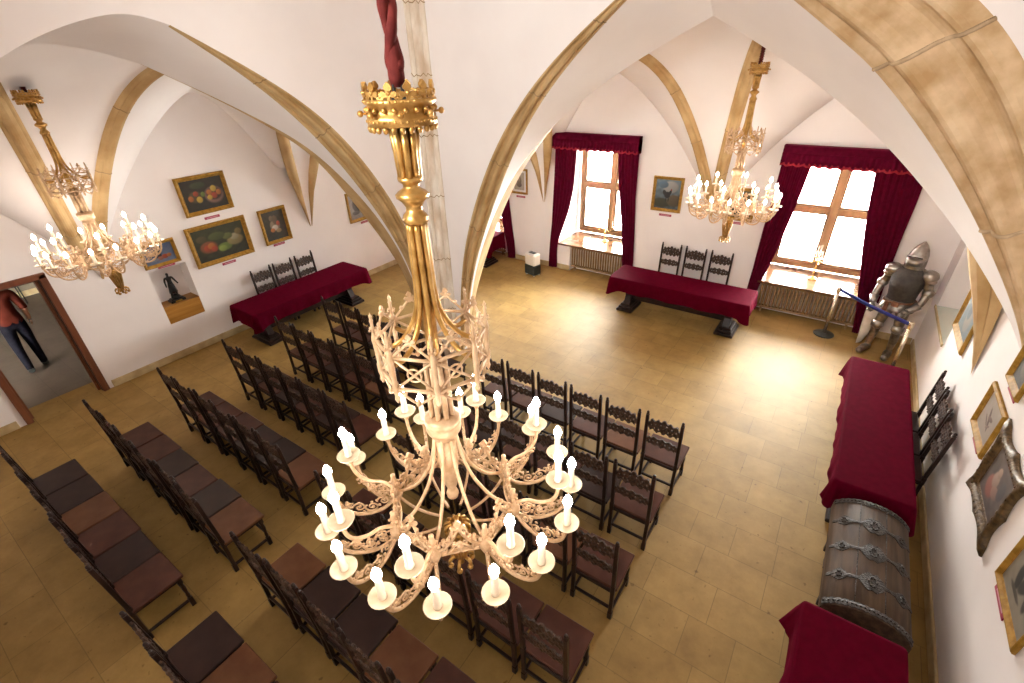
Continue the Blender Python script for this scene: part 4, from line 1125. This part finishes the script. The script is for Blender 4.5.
p4 = scene_paint((.36,.33,.30), (.5,.47,.43), [(.35,.5,.18,.25,(.10,.09,.09),.4),(.6,.45,.2,.12,(.14,.13,.12),-.5),(.5,.7,.14,.1,(.08,.08,.08)),(.7,.65,.1,.2,(.2,.18,.17),.3),(.3,.25,.2,.08,(.16,.15,.14))], 5, .8)
painting(7.19, 1.745, .66, .69, p4, 'gold-framed grey drawing beyond the springer on the left wall', 'left', fwid=.07)
p5 = scene_paint((.5,.42,.33), (.62,.55,.45), [(.5,.5,.22,.3,(.26,.2,.15)),(.5,.62,.12,.14,(.5,.36,.26)),(.5,.3,.25,.14,(.2,.15,.12))], 6, .6)
painting(-6.70, 2.04, .48, .60, p5, 'pale portrait print in a gold frame, left of the back-wall springer', 'back', fwid=.05, mount=.05)
p6 = scene_paint((.025,.03,.025), (.22,.30,.36), [(.6,.75,.3,.2,(.42,.42,.40)),(.3,.82,.2,.12,(.12,.2,.28)),(.3,.2,.4,.16,(.05,.05,.03)),(.8,.3,.3,.2,(.12,.09,.05)),(.5,.48,.12,.11,(.012,.012,.014)),(.60,.56,.05,.1,(.012,.012,.014),-.5),(.38,.55,.07,.1,(.02,.02,.02),.6),(.64,.66,.03,.035,(.3,.03,.02)),(.46,.32,.02,.08,(.02,.018,.015)),(.56,.32,.02,.08,(.02,.018,.015))], 7, .5)
painting(-3.03, 2.13, .62, .70, p6, 'gold-framed painting of a dark rooster, right of the left-hand window', 'back', fwid=.06)
p7 = scene_paint((.06,.05,.03), (.18,.15,.09), [(.5,.5,.2,.25,(.2,.14,.08)),(.5,.7,.1,.1,(.4,.3,.2))], 8)
painting(-1.62, 2.10, .56, .62, p7, 'gold-framed painting on the back wall hidden behind the far chandelier', 'back', fwid=.06)
p8 = scene_paint((.06,.07,.06), (.14,.16,.14), [(.5,.4,.2,.3,(.25,.2,.12)),(.4,.6,.12,.2,(.05,.06,.05))], 9)
painting(7.50, 1.66, .88, .64, p8, 'gold-framed painting on the right wall, partly hidden by the stone springer', 'right', fwid=.09, dep=.04)
p9 = scene_paint((.46,.38,.30), (.54,.46,.38), [(.5,.5,.05,.3,(.16,.1,.08),.5),(.55,.55,.14,.06,(.24,.15,.12),.3),(.4,.4,.16,.03,(.2,.12,.1),-.6),(.6,.35,.12,.03,(.3,.2,.16),.8)], 10, .4)
painting(5.36, 1.545, .64, .50, p9, 'gold-framed sketch on the right wall, above the chairs of the long table', 'right', fwid=.075, dep=.035)
painting(5.28, 2.20, .46, .50, scene_paint((.05,.04,.03), (.16,.12,.07), [(.5,.5,.25,.3,(.2,.14,.09))], 11), 'gold-framed painting at the right edge of the photo, above the sketch', 'right', fwid=.07, dep=.035)
p11 = scene_paint((.30,.26,.2), (.42,.37,.29), [(.3,.4,.08,.2,(.05,.045,.04),.3),(.5,.5,.1,.25,(.07,.06,.05),-.3),(.68,.42,.07,.2,(.06,.05,.045),.2),(.5,.75,.2,.05,(.12,.1,.08)),(.4,.2,.2,.04,(.1,.08,.06))], 12, .5)
painting(3.42, 1.50, .68, .58, p11, 'brown-framed dark figure print on the right wall, nearest the viewer', 'right', fwid=.06, dep=.03)
# shaped carved frame
def shaped_painting(cy, cz, w, h, label):
    t = thing('painting', label, 'painting', (XR-.004, cy, cz), -pi/2, 'framed paintings on the walls')
    iw, ih = w-.26, h-.26; N = 96
    def outl(k, off):
        q = k/N*4; side = int(q) % 4; u = 2*(q-int(q))-1
        e = .075*max(0, (off-.04)/.09)*(1-abs(sin(pi*u))**.8)*(1 if abs(u) > .5 else .55) - .018*max(0, (off-.04)/.09)
        inner = .03*(1-off/.05)*cos(pi*u) if off < .05 else 0
        A_, B_ = iw/2+off, ih/2+off
        kx, kz = (A_+ (e if abs(u) > .97 else 0))/A_, (B_+(e if abs(u) > .97 else 0))/B_
        if side == 0: return (u*A_*kx, -(B_+e-inner*0))
        if side == 1: return (A_+e, u*B_*kz)
        if side == 2: return (-u*A_*kx, B_+e)
        return (-(A_+e), -u*B_*kz)
    bm = bmesh.new(); rows = []
    for off, d in ((0,.012),(.012,.02),(.03,.016),(.05,.035),(.08,.05),(.11,.042),(.13,.02),(.13,.0)):
        rows.append([V((outl(k % N, off)[0], -d, outl(k % N, off)[1])) for k in range(N+1)])
    grid(bm, rows)
    for k in range(4):
        sx, sz = ((-1,-1),(1,-1),(1,1),(-1,1))[k]
        for q in range(3): ball(bm, (sx*(iw/2+.06+.012*q), -.036, sz*(ih/2+.05+.010*cos(q*2))), .016, 6, 4, sy=.7)
    for q in range(-3, 4):
        for s in (-1, 1): ball(bm, (q*iw/7, -.044, s*(ih/2+.075)), .013, 6, 4, sx=1.8, sy=.6)
    for q in range(-2, 3):
        for s in (-1, 1): ball(bm, (s*(iw/2+.075), -.044, q*ih/6), .013, 6, 4, sz=1.8, sy=.6)
    obj('carved_frame', bm, 'frame_bronze', t)
    fn = scene_paint((.10,.075,.065), (.22,.18,.16), [(.38,.35,.2,.22,(.40,.15,.11)),(.42,.55,.13,.16,(.5,.36,.28)),(.6,.4,.16,.12,(.36,.22,.17),.4),(.42,.72,.08,.1,(.55,.4,.3)),(.75,.6,.12,.2,(.13,.12,.12)),(.2,.7,.1,.18,(.14,.12,.1))], 13)
    o = obj('canvas', paint_canvas(iw+.02, ih+.02, fn), 'canvas', t); o.location = (0, -.012, 0)
shaped_painting(4.52, 1.43, .80, .68, 'figure painting in a dark scalloped carved frame on the right wall')
def plaque(wall, c, z, w, label, h=.045):
    if wall == 'left': loc, rz = (XL-.002, c, z), pi/2
    elif wall == 'back': loc, rz = (c, YB+.002, z), 0
    else: loc, rz = (XR+.002, c, z), -pi/2
    t = thing('caption_plaque', label, 'plaque', loc, rz, 'small red caption plaques')
    bm = bmesh.new(); bevel_box(bm, -w/2, w/2, -.010, 0, -h/2, h/2, .002); obj('plate', bm, 'plaque', t)
    bm = bmesh.new(); box(bm, -w*.36, w*.36, -.0112, -.0098, -h*.10, h*.10); obj('caption_line', bm, 'plaqueline', t)
plaque('left', 3.95, 2.30, .27, 'small red plaque under the highest still life on the left wall')
plaque('left', 3.965, 1.415, .26, 'small red plaque under the largest still life')
plaque('left', 5.04, 1.46, .25, 'small red plaque under the small upright still life')
plaque('left', 2.95, 1.70, .27, 'small red plaque just above the statue niche')
plaque('left', 7.27, 1.34, .2, 'small red plaque under the grey drawing')
plaque('back', -6.67, 1.67, .26, 'small red plaque under the pale portrait print')
plaque('back', -3.02, 1.70, .26, 'small red plaque under the rooster painting')
plaque('back', -1.62, 1.735, .24, 'small red plaque behind the far chandelier')
plaque('right', 5.34, 1.265, .27, 'small red plaque under the sketch on the right wall', .07)
plaque('right', 5.26, 1.93, .27, 'small red plaque at the right photo edge, under the topmost painting', .07)
plaque('right', 3.54, 1.165, .30, 'small red plaque under the dark figure print, nearest the viewer', .06)

# ------------------------------------------------------------------ statue niche
t = thing('niche_plinth', 'orange-brown wooden plinth filling the bottom of the wall niche', 'plinth', (XL, 2.945, .67))
bm = bmesh.new(); box(bm, -.315, -.002, -.302, .302, .003, .31); obj('front_panel', bm, 'nichewood', t)
bm = bmesh.new(); bevel_box(bm, -.318, .004, -.303, .303, .31, .325, .003); obj('top_board', bm, 'nichewood', t)
def statue():
    t = thing('bronze_statue', 'dark bronze figure of a striding man in the wall niche', 'statue', (XL-.13, 2.93, .996), pi/2)
    t.scale = (1.12, 1.12, 1.12)
    bm = bmesh.new(); bevel_box(bm, -.11, .11, -.07, .07, 0, .04, .006); bevel_box(bm, -.09, .09, -.055, .055, .04, .06, .006); obj('base', bm, 'bronze', t)
    bm = bmesh.new(); box(bm, -.05, .05, -.072, -.069, .010, .032); obj('name_plate', bm, 'frame_gold', t)
    nd = [(0,0,.27,.036,.028),(0,0,.33,.034,.026),(0,-.004,.385,.042,.028),(0,-.004,.415,.018),(0,-.012,.435,.013),(0,-.014,.465,.023,.026),(0,-.012,.487,.016),
          (-.028,0,.25,.024),(-.042,-.02,.165,.019),(-.05,.0,.085,.013),(-.05,-.03,.068,.012),
          (.028,0,.25,.024),(.038,.012,.165,.019),(.048,.035,.085,.013),(.046,.01,.068,.012),
          (-.05,0,.405,.017),(-.066,.004,.345,.014),(-.074,-.02,.285,.011),(-.077,-.028,.265,.011),
          (.05,0,.405,.017),(.070,-.004,.355,.014),(.088,-.03,.305,.011),(.094,-.045,.285,.011)]
    ed = [(0,1),(1,2),(2,3),(3,4),(4,5),(5,6),(0,7),(7,8),(8,9),(9,10),(0,11),(11,12),(12,13),(13,14),(2,15),(15,16),(16,17),(17,18),(2,19),(19,20),(20,21),(21,22)]
    obj('figure', skin_mesh(nd, ed, 2), 'bronze', t)
    bm = bmesh.new(); lathe(bm, [(.058,.15),(.050,.21),(.036,.27),(.036,.3)], 14, flute=.12, fn=6); lathe(bm, [(.07,.06),(.055,.09),(.03,.12),(0,.13)], 9, flute=.15, fn=4); obj('coat_and_rock', bm, 'bronze', t)
statue()
# right-hand recess: pale glazed sill with a thin wooden edge
bm = bmesh.new(); box(bm, XR-.012, XR+.45, RN[0], RN[1], RN[2]-.012, RN[2]+.004)
s_ = struct('trim_41', bm, 'nicheglass')
bm = bmesh.new(); bevel_box(bm, XR-.032, XR-.012, RN[0]-.02, RN[1]+.02, RN[2]-.035, RN[2]+.012, .003); struct('trim_42', bm, 'skirting')

# ------------------------------------------------------------------ sill candelabra
def candelabrum(loc, h, arms, label):
    t = thing('candelabrum', label, 'candelabrum', loc, .3, 'brass candelabra on the window sills')
    bm = bmesh.new(); lathe(bm, [(.09,0),(.095,.012),(.07,.03),(.03,.05),(.018,.08),(.026,.11),(.014,.16),(.013,h*.5),(.028,h*.54),(.014,h*.58),(.012,h*.7),(.022,h*.72),(.01,h*.75)], 14); obj('stem', bm, 'brass', t)
    tips = [V((0, 0, h*.76))]
    for k in range(arms):
        th = 2*pi*k/arms; bm = bmesh.new()
        tube(bm, cr([pol(.012,th,h*.55), pol(.09,th,h*.48), pol(.15,th,h*.53), pol(.16,th,h*.66)], 5), .008, 6); obj('arm', bm, 'brass', t); tips.append(pol(.16, th, h*.66))
    for p in tips:
        bm = bmesh.new(); lathe(bm, [(.012,-.01),(.032,.0),(.034,.008),(.016,.01),(.016,.03),(.013,.03)], 12, p.x, p.y, p.z); obj('cup', bm, 'brass', t)
        bm = bmesh.new(); lathe(bm, [(.011,.02),(.011,.15),(.006,.156)], 8, p.x, p.y, p.z); obj('candle', bm, 'candle', t)
candelabrum((-4.60, 10.55, .685), .55, 4, 'brass candelabrum with white candles on the left-hand window sill')
candelabrum((-.10, 10.5, .685), .72, 4, 'tall brass candelabrum on the sill of the window beside the armour')

# ------------------------------------------------------------------ dehumidifier
t = thing('dehumidifier', 'small white and black dehumidifier on the floor by the back wall', 'dehumidifier', (-5.90, 9.28, 0), -.25)
bm = bmesh.new(); bevel_box(bm, -.17, .17, -.12, .12, .27, .56, .03); obj('upper_housing', bm, 'whiteplastic', t)
bm = bmesh.new(); bevel_box(bm, -.17, .17, -.12, .12, .03, .27, .015); obj('lower_grille', bm, 'blackplastic', t)
bm = bmesh.new(); bevel_box(bm, -.10, .10, -.05, .05, .555, .575, .006); obj('top_vent', bm, 'blackplastic', t)
bm = bmesh.new()
for x in (-.13, .13): lathe(bm, [(.02,0),(.024,.015),(.02,.032)], 10, x, -.08); lathe(bm, [(.02,0),(.024,.015),(.02,.032)], 10, x, .08)
obj('foot', bm, 'whiteplastic', t)

# ------------------------------------------------------------------ rope barrier
def stanchion(x, y, label):
    t = thing('stanchion', label, 'barrier post', (x, y, 0), 0, 'barrier posts beside the armour')
    bm = bmesh.new(); lathe(bm, [(.17,0),(.175,.012),(.16,.025),(.05,.04),(.03,.045)], 28); obj('base', bm, 'blackmetal', t)
    bm = bmesh.new(); lathe(bm, [(.029,.04),(.029,.87)], 14); obj('post', bm, 'chrome', t)
    bm = bmesh.new(); lathe(bm, [(.034,.86),(.036,.87),(.036,.96),(.03,.972),(0,.975)], 14); obj('belt_head', bm, 'chrome', t)
S1, S2 = (.36, 9.60), (1.37, 8.66)
stanchion(*S1, 'silver barrier post standing before the right-hand radiator'); stanchion(*S2, 'silver barrier post behind the far end of the right-hand table')
bm = bmesh.new(); rows = []
dv = (V((*S2, 0))-V((*S1, 0))); ln = dv.length; dv.normalize(); sd = V((-dv.y, dv.x, 0))
for i in range(21):
    u = .037 + (ln-.074)*i/20; p = V((*S1, 0)) + dv*u; z = .925 - .02*sin(pi*i/20)
    rows.append([p+sd*.002+V((0,0,z-.03)), p+sd*.002+V((0,0,z+.03)), p-sd*.002+V((0,0,z+.03)), p-sd*.002+V((0,0,z-.03)), p+sd*.002+V((0,0,z-.03))])
grid(bm, rows); tag(obj('barrier_belt', bm, 'belt'), 'blue barrier belt stretched between two posts before the armour', 'barrier belt')

# ------------------------------------------------------------------ suit of armour
def armour(loc, rz):
    t = thing('suit_of_armour', 'standing steel suit of armour with dark breastplate in the corner', 'armour', loc, rz)
    # faces local -y; local +x is the wearer's left
    nd = [(0,0,.98,.15,.12),(0,0,1.12,.14,.11),(0,.01,1.30,.17,.13),(0,.01,1.46,.15,.10),(0,.0,1.55,.07),
          (.10,0,.86,.105),(.125,-.02,.52,.068),(.13,.02,.30,.062),(.13,.01,.10,.045),(.14,-.10,.05,.04),(.15,-.20,.04,.025),
          (-.10,0,.86,.105),(-.14,-.03,.52,.068),(-.16,0,.30,.062),(-.17,.0,.10,.045),(-.19,-.10,.05,.04),(-.21,-.21,.04,.025),
          (.21,.01,1.45,.085),(.29,-.0,1.20,.058),(.27,-.10,1.02,.05),(.19,-.17,.93,.036),
          (-.21,.01,1.45,.085),(-.30,.02,1.20,.058),(-.32,-.06,1.0,.05),(-.30,-.10,.90,.036)]
    ed = [(0,1),(1,2),(2,3),(3,4),(0,5),(5,6),(6,7),(7,8),(8,9),(9,10),(0,11),(11,12),(12,13),(13,14),(14,15),(15,16),(3,17),(17,18),(18,19),(19,20),(3,21),(21,22),(22,23),(23,24)]
    obj('limb_plates', skin_mesh(nd, ed, 2), 'steel_dark', t)
    # breastplate (dark)
    def loftsec(secs, n=28):
        bm = bmesh.new(); rows = []
        for z, rx, ryf, ryb, cy in secs:
            row = []
            for k in range(n+1):
                a = 2*pi*k/n; c, s = cos(a), sin(a); row.append(V((rx*c, cy + (ryf if s < 0 else ryb)*s, z)))
            rows.append(row)
        grid(bm, rows)
        for r_ in (rows[0], rows[-1]): bm.faces.new([bm.verts.new(p) for p in r_[:-1]])
        return bm
    obj('breastplate', loftsec([(1.0,.185,.155,.13,0),(1.06,.18,.16,.13,0),(1.15,.19,.20,.13,0),(1.28,.215,.225,.15,0),(1.40,.225,.20,.15,.0),(1.49,.195,.15,.12,.01),(1.545,.10,.09,.08,.01)]), 'leather', t)
    obj('fauld', loftsec([(.84,.225,.185,.17,0),(.9,.215,.18,.16,0),(.905,.205,.175,.16,0),(.96,.195,.165,.14,0),(1.01,.185,.158,.13,0)]), 'steel_dark', t)
    bm = bmesh.new(); tube(bm, [(.2*cos(2*pi*k/24), .172*sin(2*pi*k/24), .985+.02*cos(2*pi*k/24)) for k in range(24)], .018, 6, closed=True); bevel_box(bm, -.05, .05, -.2, -.165, .93, 1.01, .01); bevel_box(bm, -.14, -.08, -.19, -.15, .82, .99, .01)
    obj('belt', bm, 'leather_brown', t)
    # helmet: pointed bascinet
    bm = loftsec([(1.53,.125,.12,.12,.0),(1.58,.13,.135,.13,.0),(1.66,.128,.135,.14,.0),(1.74,.118,.125,.135,.01),(1.82,.092,.095,.115,.025),(1.88,.055,.055,.075,.04),(1.925,.014,.014,.018,.055)])
    obj('helmet', bm, 'steel', t)
    bm = bmesh.new(); rows = []
    for z, r, y in ((1.585,.085,-.135),(1.62,.09,-.17),(1.655,.09,-.205),(1.69,.10,-.17),(1.715,.108,-.125)):
        rows.append([V((r*1.2*cos(a), y*(.35+.65*sin(a)) if True else 0, z)) for a in [pi*k/14 for k in range(15)]])
    grid(bm, rows)
    r_ = bmesh.ops.extrude_face_region(bm, geom=bm.faces[:])
    for v in r_['geom']:
        if isinstance(v, bmesh.types.BMVert): v.co.y += .012
    vi = obj('visor', bm, 'steel', t)
    bm = bmesh.new(); bevel_box(bm, -.085, .085, -.150, -.128, 1.722, 1.734, .003); obj('eye_slit', bm, 'leather', vi)
    # pauldrons, couters, poleyns, gauntlets, sabatons
    for s in (1, -1):
        bm = bmesh.new(); ball(bm, (s*.225,0,1.455), .115, 14, 8, sz=.85); ball(bm, (s*.25,0,1.385), .088, 14, 8, sz=.7); obj('pauldron', bm, 'steel', t)
        e = nd[18] if s > 0 else nd[22]; bm = bmesh.new(); ball(bm, e[:3], .078, 12, 7); tube(bm, [V(e[:3])+V((0,.03,.02)), V(e[:3])+V((s*.07,.05,.0))], [.05,.02], 8); obj('elbow_cop', bm, 'steel', t)
        k_ = nd[6] if s > 0 else nd[12]; bm = bmesh.new(); ball(bm, V(k_[:3])+V((0,-.015,0)), .085, 12, 7); bevel_box(bm, k_[0]+s*.06, k_[0]+s*.085, k_[1]-.05, k_[1]+.03, k_[2]-.05, k_[2]+.05, .01); obj('knee_cop', bm, 'steel', t)
        w = V(nd[20][:3]) if s > 0 else V(nd[24][:3]); el = V(nd[19][:3]) if s > 0 else V(nd[23][:3]); dv = (w-el).normalized()
        bm = bmesh.new(); tube(bm, [el+dv*.01, w, w+dv*.03], [.066,.045,.043], 12)
        sdv = dv.cross(V((0,0,1))); sdv = sdv.normalized() if sdv.length > .2 else V((1,0,0)); upv = sdv.cross(dv)
        ball(bm, w+dv*.07, .046, 10, 6, sz=.8)
        for q, L_ in ((-1.5,.075),(-.5,.09),(.5,.088),(1.5,.07)):
            b0 = w+dv*.10+sdv*(q*.02); tube(bm, cr([b0, b0+dv*L_*.5-upv*.008, b0+dv*L_*.8-upv*.035, b0+dv*L_*.75-upv*.06], 3), [.0115]*9+[.009], 7)
        th0 = w+dv*.05-sdv*s*.04; tube(bm, cr([th0, th0+dv*.03-sdv*s*.02-upv*.01, th0+dv*.06-sdv*s*.015-upv*.03], 3), .012, 7)
        obj('gauntlet', bm, 'steel', t)
        a, b_ = (nd[8], nd[10]) if s > 0 else (nd[14], nd[16]); bm = bmesh.new()
        tube(bm, cr([V(a[:3])+V((0,.06,-.045)), V(a[:3])+V((0,-.02,-.03)), V(a[:3]).lerp(V(b_[:3]),.6)+V((0,0,.005)), V(b_[:3])+V((0,-.05,0))], 4), [.045]*4+[.058]*4+[.05]*4+[.02], 10); obj('sabaton', bm, 'steel_dark', t)
    return t
AR = (1.20, 9.34, 0); ARZ = -.30
armour(AR, ARZ).scale = (1.06, 1.06, 1.04)
# pale heater shield leaning by the right leg, its own thing
bm = bmesh.new(); rows = []
for j in range(15):
    v = j/14; z = .03 + .80*v; hw = .14*(min(1, (v*1.35)**.6))*(1 if v < .8 else 1-.06*(v-.8)/.2)
    rows.append([V((hw*u, -.05*(1-u*u), z)) for u in [q/6 for q in range(-6, 7)]])
grid(bm, rows)
r_ = bmesh.ops.extrude_face_region(bm, geom=bm.faces[:])
for v in r_['geom']:
    if isinstance(v, bmesh.types.BMVert): v.co.y += .018
o = obj('shield', bm, 'shield'); o.location = (.90, 9.56, -.028); o.rotation_euler = (-.12, 0, -.75)
tag(o, 'pale heater shield standing by the armour\'s leg before the curtain', 'shield')

# ------------------------------------------------------------------ hallway: person and metal chairs
def person(loc, rz):
    t = thing('person', 'person in rust-red shirt and dark trousers walking away in the hallway', 'person', loc, rz)
    # local +y = walking direction
    nd = [(0,0,.95,.155,.115),(0,0,1.12,.14,.105),(0,.01,1.30,.165,.115),(0,.01,1.44,.14,.09),(0,.015,1.51,.058),(0,.03,1.57,.058),(0,.035,1.66,.078,.095),(0,.03,1.74,.06,.07),
          (.09,0,.86,.092),(.10,.05,.48,.060),(.10,-.02,.10,.042),(.10,.06,.05,.038),(.10,.15,.035,.028),
          (-.09,0,.86,.092),(-.12,-.05,.48,.060),(-.13,-.16,.11,.042),(-.13,-.09,.05,.038),(-.13,.0,.035,.028),
          (.19,.01,1.42,.062),(.25,-.01,1.14,.045),(.25,.07,.92,.034),(.245,.10,.86,.034),
          (-.19,.01,1.42,.062),(-.25,.0,1.14,.045),(-.25,.07,.92,.034),(-.245,.10,.86,.034)]
    ed = [(0,1),(1,2),(2,3),(3,4),(4,5),(5,6),(6,7),(0,8),(8,9),(9,10),(10,11),(11,12),(0,13),(13,14),(14,15),(15,16),(16,17),(3,18),(18,19),(19,20),(20,21),(3,22),(22,23),(23,24),(24,25)]
    base = skin_mesh(nd, ed, 2)
    for h in (21, 25):
        c = V(nd[h][:3]); s = 1 if h == 21 else -1
        for q, L_ in ((-1.5,.065),(-.5,.08),(.5,.078),(1.5,.06)):
            b0 = c+V((s*.008, q*.017, -.03)); tube(base, cr([b0, b0+V((-s*.004,.004,-L_*.5)), b0+V((-s*.016,.01,-L_))], 3), [.0095]*6+[.007], 6)
        tube(base, cr([c+V((-s*.02,.022,-.005)), c+V((-s*.025,.045,-.03)), c+V((-s*.022,.05,-.06))], 3), .010, 6)
    ball(base, (0,.125,1.645), .018, 6, 4); ball(base, (.083,.03,1.65), .022, 6, 4, sx=.4); ball(base, (-.083,.03,1.65), .022, 6, 4, sx=.4)
    for x in (-.03,.03): ball(base, (x,.115,1.67), .013, 6, 4)
    obj('body', base, 'skin', t)
    def grow(zf, off, mat, name):
        b = skin_mesh(nd, ed, 2)
        for v in b.verts: v.normal_update()
        b.normal_update()
        kill = [f for f in b.faces if not zf(f.calc_center_median())]
        bmesh.ops.delete(b, geom=kill, context='FACES')
        for v in b.verts: v.co += v.normal*off
        return obj(name, b, mat, t)
    grow(lambda c: (c.z > .93 and c.z < 1.50 and abs(c.x) < .20) or (abs(c.x) >= .17 and c.z > 1.12 and c.z < 1.5), .016, 'shirt', 'shirt')
    grow(lambda c: .07 < c.z < .99 and abs(c.x) < .185, .014, 'jeans', 'trousers')
    for s, p in ((1, nd[11]), (-1, nd[16])):
        bm = bmesh.new(); x, y = p[0], p[1]; tube(bm, cr([(x,y-.10,.055),(x,y-.03,.06),(x,y+.06,.05),(x,y+.13,.035)], 3), [.045,.05,.05,.05,.05,.048,.045,.04,.036,.02], 10); obj('shoe', bm, 'blackplastic', t)
    bm = bmesh.new(); ball(bm, (0,.02,1.705), .098, 14, 9, sy=1.12, sz=.95); obj('hair', bm, 'hair', t)
person((-11.42, .98, 0), pi/2)
def metal_chair(x, y, rz, label):
    t = thing('metal_chair', label, 'chair', (x, y, 0), rz, 'black metal chairs in the hallway')
    for s in (-1, 1):
        bm = bmesh.new(); tube(bm, [(s*.2,0,0),(s*.2,.0,.45),(s*.2,-.05,.9)], .012, 6); tube(bm, [(s*.2,.42,0),(s*.2,.4,.45)], .012, 6); tube(bm, [(s*.2,.4,.44),(s*.2,0,.44)], .012, 6); obj('side_frame', bm, 'blackmetal', t)
    bm = bmesh.new(); bevel_box(bm, -.2, .2, .0, .42, .445, .48, .01); obj('seat', bm, 'blackplastic', t)
    bm = bmesh.new(); bevel_box(bm, -.2, .2, -.06, -.035, .65, .9, .01); obj('backrest', bm, 'blackplastic', t)
for i, (y, l) in enumerate(((.7, 'leftmost'), (1.3, 'middle'), (1.95, 'rightmost'))): metal_chair(XL-6.25, y, -pi/2, 'black metal chair at the end of the hallway, %s of those in view' % l)

# ------------------------------------------------------------------ light
w = bpy.data.worlds.new('daylight'); SC.world = w; w.use_nodes = True
nt = w.node_tree; bg = nt.nodes['Background']; bg.inputs[0].default_value = (1.0, .985, .95, 1); bg.inputs[1].default_value = 42.0
def area(name, loc, rot, sx, sy, energy, col, portal=False):
    l = bpy.data.lights.new(name, 'AREA'); l.shape = 'RECTANGLE'; l.size = sx; l.size_y = sy; l.energy = energy; l.color = col
    o = bpy.data.objects.new(name, l); COL.objects.link(o); o.location = loc; o.rotation_euler = rot
    if portal: l.cycles.is_portal = True
    return o
for i, (a, b) in enumerate(WIN): area('daylight_portal', ((a+b)/2, 11.14, 1.9), (-pi/2, 0, 0), 1.75, 2.4, 1, (1,1,1), True)
area('daylight_portal', ((ADDED_WIN[0]+ADDED_WIN[1])/2, YN-.16, (ADDED_WIN[2]+ADDED_WIN[3])/2), (pi/2, 0, 0), ADDED_WIN[1]-ADDED_WIN[0], ADDED_WIN[3]-ADDED_WIN[2], 1, (1,1,1), True)
hl = bpy.data.lights.new('hall_lamp', 'POINT'); hl.energy = 2.5; hl.color = (1,.85,.8); hl.shadow_soft_size = .15
ho = bpy.data.objects.new('hall_lamp', hl); COL.objects.link(ho); ho.location = (-13.2, 2.6, 2.6)
SC.view_settings.view_transform = 'Standard'; SC.view_settings.look = 'None'
SC.view_settings.gamma = 1; SC.view_settings.exposure = 1.68; SC.view_settings.use_curve_mapping = False
SC.cycles.max_bounces = 10; SC.cycles.diffuse_bounces = 6; SC.cycles.glossy_bounces = 4; SC.cycles.transparent_max_bounces = 8
SC.cycles.caustics_reflective = False; SC.cycles.caustics_refractive = False
SC.cycles.sample_clamp_indirect = 8.0
SC.cycles.use_denoising = True
